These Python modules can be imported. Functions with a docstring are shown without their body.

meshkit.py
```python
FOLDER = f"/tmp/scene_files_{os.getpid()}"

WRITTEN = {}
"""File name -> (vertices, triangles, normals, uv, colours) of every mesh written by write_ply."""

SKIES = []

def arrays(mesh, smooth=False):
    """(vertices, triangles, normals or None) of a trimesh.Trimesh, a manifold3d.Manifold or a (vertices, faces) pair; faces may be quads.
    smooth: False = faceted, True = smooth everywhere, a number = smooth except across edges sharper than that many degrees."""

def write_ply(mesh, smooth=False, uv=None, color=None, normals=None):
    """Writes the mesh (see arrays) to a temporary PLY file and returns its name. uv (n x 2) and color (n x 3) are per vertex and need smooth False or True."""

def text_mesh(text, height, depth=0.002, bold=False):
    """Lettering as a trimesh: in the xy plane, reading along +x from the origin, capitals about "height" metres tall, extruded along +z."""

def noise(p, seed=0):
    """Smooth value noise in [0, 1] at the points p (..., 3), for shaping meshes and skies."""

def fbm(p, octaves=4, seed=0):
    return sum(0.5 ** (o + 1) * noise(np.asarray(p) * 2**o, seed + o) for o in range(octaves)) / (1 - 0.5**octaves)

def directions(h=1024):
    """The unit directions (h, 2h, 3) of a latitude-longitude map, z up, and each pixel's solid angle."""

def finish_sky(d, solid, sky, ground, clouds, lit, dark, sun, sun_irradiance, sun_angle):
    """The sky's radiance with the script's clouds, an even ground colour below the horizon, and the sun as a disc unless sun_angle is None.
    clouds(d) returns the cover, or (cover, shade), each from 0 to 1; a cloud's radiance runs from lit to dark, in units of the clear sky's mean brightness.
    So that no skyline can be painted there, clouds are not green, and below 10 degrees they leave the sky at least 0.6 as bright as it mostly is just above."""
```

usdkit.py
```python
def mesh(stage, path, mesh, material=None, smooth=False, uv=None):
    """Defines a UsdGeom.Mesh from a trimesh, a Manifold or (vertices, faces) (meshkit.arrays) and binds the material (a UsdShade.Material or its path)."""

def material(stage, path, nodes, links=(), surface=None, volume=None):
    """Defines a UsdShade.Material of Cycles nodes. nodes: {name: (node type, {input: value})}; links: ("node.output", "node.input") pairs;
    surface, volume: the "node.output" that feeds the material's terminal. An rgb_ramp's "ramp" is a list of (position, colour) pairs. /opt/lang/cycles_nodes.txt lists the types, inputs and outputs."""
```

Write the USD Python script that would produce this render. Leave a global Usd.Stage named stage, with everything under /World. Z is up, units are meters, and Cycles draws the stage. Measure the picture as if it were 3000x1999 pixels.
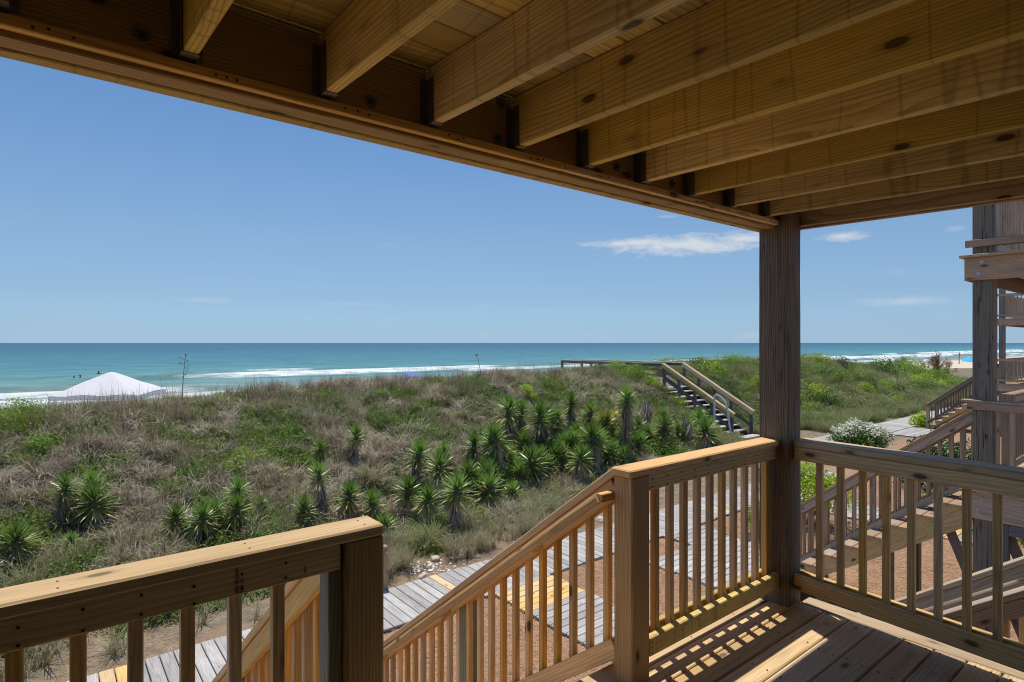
import math
import random
import numpy as np
import trimesh
import manifold3d as m3
import usdkit
import meshkit
from pxr import Usd, UsdGeom, UsdLux, UsdShade, Gf, Sdf, Vt

random.seed(7)
RNG = np.random.default_rng(7)
stage = Usd.Stage.CreateInMemory()
UsdGeom.SetStageUpAxis(stage, 'Z')
UsdGeom.SetStageMetersPerUnit(stage, 1.0)
UsdGeom.Xform.Define(stage, '/World')
UsdGeom.Scope.Define(stage, '/World/Looks')

# ------------------------------------------------------------------ camera, sky, sun, exposure
# x runs along the beach (and along the house front), y towards the ocean, z up
H = 3.7
AL = math.atan(2120 / 1700.)
CF, SF = math.cos(AL), math.sin(AL)
cam = UsdGeom.Camera.Define(stage, '/World/camera')
cam.AddTransformOp().Set(Gf.Matrix4d(SF, -CF, 0, 0, 0, 0, 1, 0, -CF, -SF, 0, 0, 0, 0, H, 1))
cam.CreateHorizontalApertureAttr(36.0)
cam.CreateVerticalApertureAttr(36.0 * 1999 / 3000)
cam.CreateFocalLengthAttr(20.4)
cam.CreateVerticalApertureOffsetAttr(0.066)
cam.CreateClippingRangeAttr(Gf.Vec2f(0.05, 100000))
EXPOSURE = 0.2
cam.CreateExposureAttr(EXPOSURE)

SUN_EL = math.radians(74.5)
sdir = np.array([0.379, 0.925, 0.0])
sdir = sdir / np.linalg.norm(sdir) * math.cos(SUN_EL)
sdir[2] = math.sin(SUN_EL)
SUN_ROT = math.atan2(sdir[0], sdir[1])
sun = UsdLux.DistantLight.Define(stage, '/World/sun')
sun.CreateIntensityAttr(1.0)
sun.CreateAngleAttr(0.53)
sun.CreateNormalizeAttr(True)
sun.CreateColorAttr(Gf.Vec3f(1.0, 0.95, 0.87))
zx = np.cross([0, 1, 0], sdir); zx /= np.linalg.norm(zx)
zy = np.cross(sdir, zx)
sun.AddTransformOp().Set(Gf.Matrix4d(*zx, 0, *zy, 0, *sdir, 0, 0, 0, 20, 1))

dome = UsdLux.DomeLight.Define(stage, '/World/sky')
dome.GetPrim().SetCustomDataByKey('kind', 'structure')
SKY_STRENGTH = 0.074
# clouds: low elongated fair-weather streaks; position in the sky by azimuth (turns) and elevation
nodes = {
    'sky': ('sky_texture', {'sky_type': 'single_scattering', 'sun_disc': False, 'sun_elevation': SUN_EL, 'sun_rotation': SUN_ROT,
                            'altitude': 10.0, 'air_density': 1.0, 'aerosol_density': 0.35, 'ozone_density': 2.2}),
    'tc': ('texture_coordinate', {}),
    'sep': ('separate_xyz', {}),
    'az': ('math', {'math_type': 'arctan2'}),
    'hyp': ('math', {'math_type': 'arcsine'}),
    'cv': ('combine_xyz', {}),
    'map': ('mapping', {'scale': (9.0, 34.0, 1.0), 'location': (3.0, 1.0, 0.0)}),
    'n1': ('noise_texture', {'scale': 1.0, 'detail': 7.0, 'roughness': 0.62, 'distortion': 0.3}),
    'lo': ('map_range', {'from_min': 0.62, 'from_max': 0.86, 'to_min': 0.0, 'to_max': 0.35, 'clamp': True}),
    'lowfade': ('map_range', {'from_min': 0.02, 'from_max': 0.30, 'to_min': 1.0, 'to_max': 0.0, 'clamp': True}),
    'lo2': ('math', {'math_type': 'multiply'}),
    'cl': ('color', {'value': (8.2, 8.6, 9.0)}),
    'eln': ('math', {'math_type': 'multiply', 'value2': 2.0}),
    'tint': ('rgb_ramp', {'ramp': [(0.0, (.72, 1.12, 2.0)), (.015, (.68, 1.04, 1.82)), (.045, (.64, .95, 1.55)), (.15, (.74, .92, 1.22)), (.32, (.91, 1.06, 1.2)), (.5, (.93, 1.12, 1.26)), (.75, (.80, 1.09, 1.30)), (1.0, (.80, 1.09, 1.30))]}),
    'tm': ('mix', {'mix_type': 'multiply', 'fac': 1.0}),
    'mx': ('mix', {'mix_type': 'mix'}),
    'sat': ('hsv', {'saturation': 1.0, 'value': 1.0}),
    'bg': ('background_shader', {'strength': SKY_STRENGTH}),
}
links = [('sky.color', 'tm.color1'), ('hyp.value', 'eln.value1'), ('eln.value', 'tint.fac'), ('tint.color', 'tm.color2'), ('tm.color', 'sat.color'), ('tc.generated', 'sep.vector'), ('sep.x', 'az.value1'), ('sep.y', 'az.value2'), ('sep.z', 'hyp.value1'),
         ('az.value', 'cv.x'), ('hyp.value', 'cv.y'), ('cv.vector', 'map.vector'), ('map.vector', 'n1.vector'), ('n1.fac', 'lo.value'),
         ('hyp.value', 'lowfade.value'), ('lo.result', 'lo2.value1'), ('lowfade.result', 'lo2.value2')]


def sky_dir(px, py):
    x, z = (px - 1500) / 1700., -(py - 1005) / 1700.
    d = np.array([SF * x + CF, -CF * x + SF, z]); d /= np.linalg.norm(d)
    return math.atan2(d[0], d[1]), math.asin(d[2])


# individual clouds: azimuth, elevation, half-width, half-height, strength
CLOUDS = []
for (x0, x1, y0, y1, s) in [(1630, 2380, 655, 782, 1.5), (1990, 2380, 650, 745, 1.25), (1640, 2060, 682, 742, 1.3), (2360, 2580, 655, 728, 1.1), (1900, 2010, 625, 645, .45), (1810, 1900, 728, 748, .6), (450, 740, 868, 892, .35),
                            (2440, 2870, 850, 915, .55), (2740, 2860, 650, 690, .4), (1450, 1720, 905, 917, .22), (820, 1250, 885, 897, .2)]:
    a, e = sky_dir((x0 + x1) / 2, (y0 + y1) / 2)
    a2, e2 = sky_dir(x1, y0)
    a3, e3 = sky_dir(x0, y1)
    CLOUDS.append((a, e, abs(a2 - a3) / 2, abs(e2 - e3) / 2, s))
for k in range(5):                                       # the rest of the sky carries the same thin scatter
    a = 1.7 + k * 0.8
    CLOUDS.append((a if a < math.pi else a - 2 * math.pi, 0.10 + 0.1 * ((k * 7) % 5) / 5, 0.10, 0.018, 0.6))
prev = 'lo2.value'
nodes['map2'] = ('mapping', {'scale': (26.0, 75.0, 1.0)})
nodes['n2'] = ('noise_texture', {'scale': 1.0, 'detail': 8.0, 'roughness': 0.6, 'distortion': 0.4})
links += [('cv.vector', 'map2.vector'), ('map2.vector', 'n2.vector')]
for i, (a, e, wa, he, s) in enumerate(CLOUDS):
    nodes[f'a{i}'] = ('math', {'math_type': 'subtract', 'value2': a})
    nodes[f'b{i}'] = ('math', {'math_type': 'subtract', 'value2': e})
    nodes[f'c{i}'] = ('math', {'math_type': 'divide', 'value2': wa})
    nodes[f'd{i}'] = ('math', {'math_type': 'divide', 'value2': he})
    nodes[f'e{i}'] = ('combine_xyz', {})
    nodes[f'f{i}'] = ('vector_math', {'math_type': 'length'})
    nodes[f'g{i}'] = ('map_range', {'from_min': 0.0, 'from_max': 1.25, 'to_min': 0.42, 'to_max': -0.42, 'clamp': True})
    nodes[f'h{i}'] = ('math', {'math_type': 'add'})
    nodes[f'i{i}'] = ('map_range', {'from_min': 0.43, 'from_max': 0.98, 'to_min': 0.0, 'to_max': s * .8, 'clamp': True})
    nodes[f'j{i}'] = ('math', {'math_type': 'maximum'})
    links += [('az.value', f'a{i}.value1'), ('hyp.value', f'b{i}.value1'), (f'a{i}.value', f'c{i}.value1'), (f'b{i}.value', f'd{i}.value1'),
              (f'c{i}.value', f'e{i}.x'), (f'd{i}.value', f'e{i}.y'), (f'e{i}.vector', f'f{i}.vector1'), (f'f{i}.value', f'g{i}.value'),
              (f'g{i}.result', f'h{i}.value1'), ('n2.fac', f'h{i}.value2'), (f'h{i}.value', f'i{i}.value'), (prev, f'j{i}.value1'), (f'i{i}.result', f'j{i}.value2')]
    prev = f'j{i}.value'
nodes['cap'] = ('math', {'math_type': 'minimum', 'value2': 0.85})
links += [(prev, 'cap.value1'), ('cap.value', 'mx.fac'), ('sat.color', 'mx.color1'), ('cl.color', 'mx.color2'), ('mx.color', 'bg.color')]
skymat = usdkit.material(stage, '/World/Looks/sky_air', nodes, links, surface='bg.background')
UsdShade.MaterialBindingAPI.Apply(dome.GetPrim()).Bind(skymat)

# ------------------------------------------------------------------ helpers
USED = {}


def numbered(parent, name):
    k = USED.get((parent, name), 0)
    USED[(parent, name)] = k + 1
    return f'{parent}/{name}' if k == 0 else f'{parent}/{name}_{k:03d}'


def tag(prim, label=None, cat=None, group=None, kind=None):
    p = prim.GetPrim() if hasattr(prim, 'GetPrim') else prim
    for k, v in (('label', label), ('category', cat), ('group', group), ('kind', kind)):
        if v:
            p.SetCustomDataByKey(k, v)
    return p


def thing(name, label, cat, group=None, loc=None, kind=None):
    x = UsdGeom.Xform.Define(stage, numbered('/World', name))
    if loc is not None:
        x.AddTranslateOp().Set(Gf.Vec3d(*map(float, loc)))
    tag(x, label, cat, group, kind)
    return str(x.GetPath())


def part(name, mesh, mat, parent='/World', smooth=False, M=None, label=None, cat=None, group=None, kind=None):
    path = numbered(parent, name)
    m = usdkit.mesh(stage, path, mesh, mat, smooth=smooth)
    if M is not None:
        m.AddTransformOp().Set(Gf.Matrix4d(*np.asarray(M, float).T.ravel().tolist()))
    tag(m, label, cat, group, kind)
    return path


_cb = {}


def chambox(L, w, h, c):
    key = (round(L, 4), round(w, 4), round(h, 4), round(c, 4))
    if key not in _cb:
        pts = []
        for sx in (-1, 1):
            for sy in (-1, 1):
                for sz in (-1, 1):
                    a = np.array([sx * L / 2, sy * w / 2, sz * h / 2])
                    for ax in range(3):
                        q = a.copy()
                        for o in range(3):
                            if o != ax:
                                q[o] -= np.sign(a[o]) * c
                        pts.append(q)
        m = trimesh.convex.convex_hull(np.array(pts))
        _cb[key] = (np.array(m.vertices), np.array(m.faces))
    return _cb[key]


def lumber(name, parent, mat, p0, p1, w, h, up=(0, 0, 1), ch=0.003, **kw):
    p0, p1 = np.asarray(p0, float), np.asarray(p1, float)
    d = p1 - p0
    L = np.linalg.norm(d); x = d / L
    up = np.asarray(up, float)
    y = np.cross(up, x); y /= np.linalg.norm(y)
    z = np.cross(x, y)
    M = np.eye(4); M[:3, 0], M[:3, 1], M[:3, 2], M[:3, 3] = x, y, z, (p0 + p1) / 2
    c = min(ch, w * .2, h * .2)
    return part(name, chambox(L, w, h, c), mat, parent, M=M, **kw)


def bb(name, parent, mat, u0, u1, v0, v1, z0, z1, axis, ch=0.003, **kw):
    cu, cv, cz = (u0 + u1) / 2, (v0 + v1) / 2, (z0 + z1) / 2
    if axis == 'u':
        return lumber(name, parent, mat, (u0, cv, cz), (u1, cv, cz), v1 - v0, z1 - z0, ch=ch, **kw)
    if axis == 'v':
        return lumber(name, parent, mat, (cu, v0, cz), (cu, v1, cz), u1 - u0, z1 - z0, ch=ch, **kw)
    return lumber(name, parent, mat, (cu, cv, z0), (cu, cv, z1), u1 - u0, v1 - v0, up=(0, 1, 0), ch=ch, **kw)


def cat(meshes):
    vs, fs, n = [], [], 0
    for v, f in meshes:
        v, f = np.asarray(v), np.asarray(f)
        if f.shape[1] == 4:
            f = np.vstack([f[:, [0, 1, 2]], f[:, [0, 2, 3]]])
        vs.append(v); fs.append(f + n); n += len(v)
    return np.vstack(vs), np.vstack(fs)


def tm(m):
    return np.array(m.vertices), np.array(m.faces)


def cyl(r, p0, p1, n=10, r2=None):
    p0, p1 = np.asarray(p0, float), np.asarray(p1, float)
    d = p1 - p0; L = np.linalg.norm(d); d /= L
    a = np.cross(d, [0, 0, 1.0] if abs(d[2]) < .9 else [1.0, 0, 0]); a /= np.linalg.norm(a); b = np.cross(d, a)
    r2 = r if r2 is None else r2
    t = np.arange(n) * 2 * math.pi / n
    ring = np.cos(t)[:, None] * a + np.sin(t)[:, None] * b
    v = np.vstack([p0 + r * ring, p1 + r2 * ring, [p0], [p1]])
    i = np.arange(n); j = (i + 1) % n
    f = np.vstack([np.c_[i, j, j + n], np.c_[i, j + n, i + n], np.c_[j, i, np.full(n, 2 * n)], np.c_[i + n, j + n, np.full(n, 2 * n + 1)]])
    return v, f


def tube(points, r, n=6):
    points = np.asarray(points, float)
    rs = np.broadcast_to(r, (len(points),))
    t = np.gradient(points, axis=0); t /= np.linalg.norm(t, axis=1, keepdims=True) + 1e-12
    a = np.cross(t, np.where(np.abs(t[:, 2:]) < .9, [0, 0, 1.0], [1.0, 0, 0])); a /= np.linalg.norm(a, axis=1, keepdims=True) + 1e-12
    b = np.cross(t, a)
    th = np.arange(n) * 2 * math.pi / n
    v = points[:, None] + rs[:, None, None] * (np.cos(th)[None, :, None] * a[:, None] + np.sin(th)[None, :, None] * b[:, None])
    i, j = np.meshgrid(np.arange(len(points) - 1), np.arange(n), indexing='ij')
    q = np.stack([i * n + j, i * n + (j + 1) % n, (i + 1) * n + (j + 1) % n, (i + 1) * n + j], -1).reshape(-1, 4)
    v = v.reshape(-1, 3)
    m = len(v)
    v = np.vstack([v, points[:1], points[-1:]])
    k = np.arange(n)
    caps = np.vstack([np.c_[(k + 1) % n, k, np.full(n, m)], np.c_[k + m - n, (k + 1) % n + m - n, np.full(n, m + 1)]])
    return v, np.vstack([q[:, [0, 1, 2]], q[:, [0, 2, 3]], caps])


def rotz(a):
    c, s = math.cos(a), math.sin(a)
    return np.array([[c, -s, 0], [s, c, 0], [0, 0, 1.0]])


# ------------------------------------------------------------------ materials
def MAT(name, nodes, links, surface):
    return usdkit.material(stage, f'/World/Looks/{name}', nodes, links, surface=surface)


def wood(name, light, dark, ring=26.0, knots=0.9, vary=0.28, rough=0.62, contrast=1.0, stain=None, stain_amt=0.0, crack=0.0, band=0.0, fibre=.2, knot_col=(.035, .018, .009), sat_vary=.25):
    n = {
        'tc': ('texture_coordinate', {}), 'oi': ('object_info', {}), 'sc': ('math', {'math_type': 'multiply', 'value2': 917.0}),
        'wn': ('white_noise_texture', {'dimensions': '1D'}),
        'off': ('vector_math', {'math_type': 'multiply', 'vector2': (60.0, 0.34, 0.34)}),
        'off2': ('vector_math', {'math_type': 'add', 'vector2': (0.0, 0.02, 0.02)}),
        'vec': ('vector_math', {'math_type': 'add'}),
        'ms': ('mapping', {'scale': (0.9, 5.0, 5.0)}), 'dn': ('noise_texture', {'scale': 1.0, 'detail': 2.0}),
        'dsc': ('vector_math', {'math_type': 'multiply', 'vector2': (0.0, 0.085, 0.085)}), 'vd': ('vector_math', {'math_type': 'add'}),
        'wv': ('wave_texture', {'wave_type': 'rings', 'rings_direction': 'x', 'profile': 'saw', 'scale': ring, 'distortion': 0.7, 'detail': 2.0, 'detail_scale': 1.2}),
        'rr': ('rgb_ramp', {'ramp': [(0.0, (0.0, 0, 0)), (0.45, (0.18, 0.18, 0.18)), (0.8, (0.75, 0.75, 0.75)), (0.93, (1, 1, 1)), (1.0, (0, 0, 0))]}),
        'rm': ('map_range', {'from_min': 0.0, 'from_max': 1.0, 'to_min': 0.0, 'to_max': contrast}),
        'mf': ('mapping', {'scale': (5.0, 170.0, 170.0)}), 'fn': ('noise_texture', {'scale': 1.0, 'detail': 3.0, 'roughness': 0.6}),
        'fm': ('map_range', {'from_min': 0.3, 'from_max': 0.7, 'to_min': 1.0 - fibre, 'to_max': 1.0 + fibre * .6}),
        'mb': ('mapping', {'scale': (1.4, 7.0, 7.0)}), 'bn': ('noise_texture', {'scale': 1.0, 'detail': 4.0, 'roughness': 0.6}),
        'bm': ('map_range', {'from_min': 0.3, 'from_max': 0.7, 'to_min': 0.82, 'to_max': 1.14}),
        'c1': ('mix', {'mix_type': 'mix', 'color1': light, 'color2': dark}),
        'c2': ('mix', {'mix_type': 'multiply', 'fac': 1.0}), 'c3': ('mix', {'mix_type': 'multiply', 'fac': 1.0}),
        'vv': ('map_range', {'from_min': 0.0, 'from_max': 1.0, 'to_min': 1.0 - vary, 'to_max': 1.0 + vary}),
        'sv': ('map_range', {'from_min': 0.0, 'from_max': 1.0, 'to_min': 1.0 - sat_vary, 'to_max': 1.0 + sat_vary * .4}),
        'hs': ('hsv', {'hue': 0.5, 'saturation': 1.0, 'value': 1.0}),
        'sepw': ('separate_color', {}),
        'mk': ('mapping', {'scale': (3.6, 8.5, 8.5)}), 'vk': ('voronoi_texture', {'scale': 1.0}),
        'kr': ('rgb_ramp', {'ramp': [(0.0, (1, 1, 1)), (0.095, (1, 1, 1)), (0.12, (0.4, 0.4, 0.4)), (0.18, (0.12, 0.12, 0.12)), (0.26, (0, 0, 0)), (1.0, (0, 0, 0))]}),
        'km': ('math', {'math_type': 'multiply', 'value2': knots}),
        'c4': ('mix', {'mix_type': 'mix', 'color2': knot_col}),
        'bmp': ('bump', {'strength': 0.22, 'distance': 0.003}),
        'hh': ('math', {'math_type': 'multiply_add', 'value2': 0.6}),
        'bs': ('principled_bsdf', {'roughness': rough, 'specular_ior_level': 0.25}),
    }
    l = [('oi.random', 'sc.value1'), ('sc.value', 'wn.w'), ('wn.color', 'off.vector1'), ('off.vector', 'off2.vector1'), ('tc.object', 'vec.vector1'), ('off2.vector', 'vec.vector2'),
         ('vec.vector', 'ms.vector'), ('ms.vector', 'dn.vector'), ('dn.color', 'dsc.vector1'), ('vec.vector', 'vd.vector1'), ('dsc.vector', 'vd.vector2'),
         ('vd.vector', 'wv.vector'), ('wv.fac', 'rr.fac'), ('rr.color', 'rm.value'), ('vec.vector', 'mf.vector'), ('mf.vector', 'fn.vector'), ('fn.fac', 'fm.value'),
         ('vec.vector', 'mb.vector'), ('mb.vector', 'bn.vector'), ('bn.fac', 'bm.value'), ('rm.result', 'c1.fac'), ('c1.color', 'c2.color1'), ('fm.result', 'c2.color2'),
         ('c2.color', 'c3.color1'), ('bm.result', 'c3.color2'), ('wn.color', 'sepw.color'), ('sepw.r', 'vv.value'), ('vv.result', 'hs.value'), ('sepw.b', 'sv.value'), ('sv.result', 'hs.saturation'), ('c3.color', 'hs.color'),
         ('vec.vector', 'mk.vector'), ('mk.vector', 'vk.vector'), ('vk.distance', 'kr.fac'), ('kr.color', 'km.value1'), ('km.value', 'c4.fac'), ('hs.color', 'c4.color1'),
         ('fn.fac', 'hh.value1'), ('rm.result', 'hh.value3'), ('hh.value', 'bmp.height'), ('bmp.normal', 'bs.normal')]
    last = 'c4.color'
    if stain is not None:
        n |= {'mst': ('mapping', {'scale': (2.2, 9.0, 9.0), 'location': (5, 3, 2)}), 'st': ('noise_texture', {'scale': 1.0, 'detail': 5.0, 'roughness': 0.65}),
              'sm': ('map_range', {'from_min': 0.45, 'from_max': 0.68, 'to_min': 0.0, 'to_max': stain_amt, 'clamp': True}), 'c5': ('mix', {'mix_type': 'mix', 'color2': stain})}
        l += [('vec.vector', 'mst.vector'), ('mst.vector', 'st.vector'), ('st.fac', 'sm.value'), ('sm.result', 'c5.fac'), (last, 'c5.color1')]
        last = 'c5.color'
    if crack:
        n |= {'mc': ('mapping', {'scale': (0.7, 26.0, 26.0)}), 'cn': ('noise_texture', {'scale': 1.0, 'detail': 3.0, 'roughness': 0.5, 'distortion': 0.2}),
              'ca': ('math', {'math_type': 'subtract', 'value2': 0.5}), 'cb': ('math', {'math_type': 'absolute'}),
              'cr': ('map_range', {'from_min': 0.004, 'from_max': 0.022, 'to_min': crack, 'to_max': 0.0, 'clamp': True}), 'c6': ('mix', {'mix_type': 'mix', 'color2': (.012, .01, .008)})}
        l += [('vec.vector', 'mc.vector'), ('mc.vector', 'cn.vector'), ('cn.fac', 'ca.value1'), ('ca.value', 'cb.value1'), ('cb.value', 'cr.value'), ('cr.result', 'c6.fac'), (last, 'c6.color1')]
        last = 'c6.color'
    if band:
        n |= {'mbd': ('mapping', {'scale': (5.0, .35, .35), 'location': (3, 9, 4)}), 'bdn': ('noise_texture', {'scale': 1.0, 'detail': 1.0}), 'bda': ('math', {'math_type': 'subtract', 'value2': .5}), 'bdb': ('math', {'math_type': 'absolute'}),
              'bdr': ('map_range', {'from_min': .002, 'from_max': .014, 'to_min': 1 - band, 'to_max': 1.0, 'clamp': True}), 'c7': ('mix', {'mix_type': 'multiply', 'fac': 1.0})}
        l += [('vec.vector', 'mbd.vector'), ('mbd.vector', 'bdn.vector'), ('bdn.fac', 'bda.value1'), ('bda.value', 'bdb.value1'), ('bdb.value', 'bdr.value'), ('bdr.result', 'c7.color2'), (last, 'c7.color1')]
        last = 'c7.color'
    l.append((last, 'bs.base_color'))
    return MAT(name, n, l, 'bs.BSDF')


def plain(name, color, rough=0.6, metal=0.0, var=0.12, scale=30.0, spec=.4):
    return MAT(name, {'tc': ('texture_coordinate', {}), 'n': ('noise_texture', {'scale': scale, 'detail': 4.0}),
                      'r': ('map_range', {'from_min': 0.3, 'from_max': 0.7, 'to_min': 1 - var, 'to_max': 1 + var}),
                      'm': ('mix', {'mix_type': 'multiply', 'fac': 1.0, 'color1': color}),
                      'p': ('principled_bsdf', {'roughness': rough, 'metallic': metal, 'specular_ior_level': spec})},
               [('tc.object', 'n.vector'), ('n.fac', 'r.value'), ('r.result', 'm.color2'), ('m.color', 'p.base_color')], 'p.BSDF')


def leafmat(name, c1, c2, trans=0.35, rough=0.5, along=None, vary=.3):
    """c1, c2: the two ends of the leaf-to-leaf variation; along: a third colour mixed in by slow noise over the plant."""
    n = {'g': ('geometry', {}), 'oi': ('object_info', {}), 'm': ('mix', {'mix_type': 'mix', 'color1': c1, 'color2': c2}),
         'v': ('map_range', {'from_min': 0, 'from_max': 1, 'to_min': 1 - vary, 'to_max': 1 + vary}), 'h': ('hsv', {}),
         'p': ('principled_bsdf', {'roughness': rough, 'specular_ior_level': 0.3}), 't': ('translucent_bsdf', {}), 'x': ('mix_closure', {'fac': trans})}
    l = [('g.random_per_island', 'm.fac'), ('oi.random', 'v.value'), ('v.result', 'h.value'), ('m.color', 'h.color')]
    last = 'h.color'
    if along is not None:
        n |= {'ns': ('noise_texture', {'scale': 0.55, 'detail': 3.0}), 'nr': ('map_range', {'from_min': .42, 'from_max': .62, 'to_min': 0, 'to_max': .8, 'clamp': True}), 'm2': ('mix', {'mix_type': 'mix', 'color2': along})}
        l += [('g.position', 'ns.vector'), ('ns.fac', 'nr.value'), ('nr.result', 'm2.fac'), ('h.color', 'm2.color1')]
        last = 'm2.color'
    l += [(last, 'p.base_color'), (last, 't.color'), ('p.BSDF', 'x.closure1'), ('t.BSDF', 'x.closure2')]
    return MAT(name, n, l, 'x.closure')


W = dict(
    joist=wood('treated_joist', (.72, .535, .175), (.44, .305, .08), ring=33, band=.26, stain=(.50, .30, .10), stain_amt=.35),
    beam=wood('treated_beam', (.42, .285, .125), (.25, .16, .065), ring=30),
    deck=wood('deck_board', (.62, .43, .215), (.47, .305, .135), ring=22, knots=.7, contrast=.75),
    rail=wood('rail_lumber', (.70, .465, .175), (.47, .28, .085), ring=24, knots=.85, contrast=.8),
    red=wood('reddish_lumber', (.76, .445, .165), (.54, .285, .092), ring=26, knots=.9, contrast=.8),
    post=wood('old_post', (.205, .14, .083), (.085, .056, .034), ring=22, knots=.5, stain=(.17, .145, .10), stain_amt=.4, crack=.55, fibre=.35),
    oldn=wood('neighbour_lumber', (.44, .295, .18), (.30, .19, .11), ring=24, knots=.8, stain=(.33, .245, .175), stain_amt=.5, vary=.18),
    oldg=wood('neighbour_post', (.27, .215, .15), (.155, .12, .08), ring=22, crack=.9, stain=(.12, .115, .10), stain_amt=.6),
    grey=wood('weathered_plank', (.47, .445, .425), (.33, .31, .29), ring=22, knots=.5, vary=.2, stain=(.37, .345, .31), stain_amt=.6, crack=.35, rough=.85, knot_col=(.12, .10, .09), contrast=.7),
    yellow=wood('new_plank', (.72, .48, .20), (.58, .36, .13), ring=22, vary=.1, contrast=.6),
    walk=wood('walkover_grey', (.155, .145, .145), (.095, .088, .088), ring=22, vary=.25, rough=.85, knots=.4),
    walkrail=wood('walkover_rail', (.56, .375, .165), (.43, .26, .10), ring=22, vary=.1, contrast=.6),
    tread=wood('walkover_tread', (.56, .48, .40), (.42, .35, .29), ring=22, vary=.2),
    green=wood('greenish_treated', (.255, .26, .165), (.15, .15, .085), ring=24, knots=.4, vary=.08),
    tan=wood('tan_lumber', (.46, .37, .27), (.33, .25, .175), ring=24, knots=.8, vary=.1),
    slat=wood('brown_slat', (.20, .135, .09), (.12, .075, .05), ring=24, knots=.5),
)
steel = plain('dark_steel', (.15, .14, .13), .5, .35)
galv = plain('galvanised_steel', (.42, .43, .44), .38, .8)
screwm = plain('screw_head', (.05, .035, .025), .5, .3)
pipe = plain('dull_zinc_pipe', (.55, .56, .58), .45, .15)
whitep = plain('white_paint', (.78, .77, .74), .5)
creamp = plain('brown_siding', (.12, .085, .06), .7)
ink = plain('stamp_ink', (.02, .015, .012), .9)


def ribbon_frame(d):
    d = d / np.linalg.norm(d, axis=-1, keepdims=True)
    return d


# ------------------------------------------------------------------ terrain
def smooth(t):
    t = np.clip(t, 0, 1)
    return t * t * (3 - 2 * t)


def fb(u, v, s, seed, oct=4):
    p = np.stack([np.asarray(u, float) * s + 40.3, np.asarray(v, float) * s + 17.7, np.full(np.shape(u), seed * 3.17)], -1).reshape(-1, 3)
    return (meshkit.fbm(p, oct, seed) - .5).reshape(np.shape(u))


def terrain(u, v):
    u, v = np.broadcast_arrays(np.asarray(u, float), np.asarray(v, float))
    toe = np.interp(u, [-30, 6, 22, 40, 70], [8.5, 8.6, 11.9, 12.2, 13.0])
    crest = np.interp(u, [-30, 0, 16, 40, 80], [16.0, 16.2, 16.8, 18.0, 22.0])
    zc = np.interp(u, [-40, -10, -1, 4, 8, 14, 19, 28, 36, 42, 50, 62, 120], [1.7, 1.85, 2.05, 2.18, 2.33, 2.28, 2.3, 2.4, 2.35, 2.1, 1.6, .75, .1])
    up = smooth((v - toe) / (crest - toe)) * zc
    down = zc + (-0.75 - zc) * smooth((v - crest) / 9.0)
    z = np.where(v < crest, up, down)
    beach = -0.75 - (v - crest - 9) * 0.037
    z = np.where(v > crest + 9, beach, z)
    z = np.maximum(z, -4.5)
    amp = smooth((v - toe + .3) / 2.5) * (1 - .75 * smooth((v - crest - 3) / 5))
    z = z + amp * (fb(u, v, .28, 3) * .55 + fb(u, v, .9, 5) * .25) + fb(u, v, 1.3, 9) * .03
    return z


def grid(us, vs, zf):
    U, V = np.meshgrid(us, vs)
    Z = zf(U, V)
    P = np.stack([U, V, Z], -1).reshape(-1, 3)
    n, m = len(vs), len(us)
    i, j = np.meshgrid(np.arange(n - 1), np.arange(m - 1), indexing='ij')
    a = i * m + j
    q = np.stack([a, a + 1, a + m + 1, a + m], -1).reshape(-1, 4)
    return P, np.vstack([q[:, [0, 1, 2]], q[:, [0, 2, 3]]])


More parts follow.
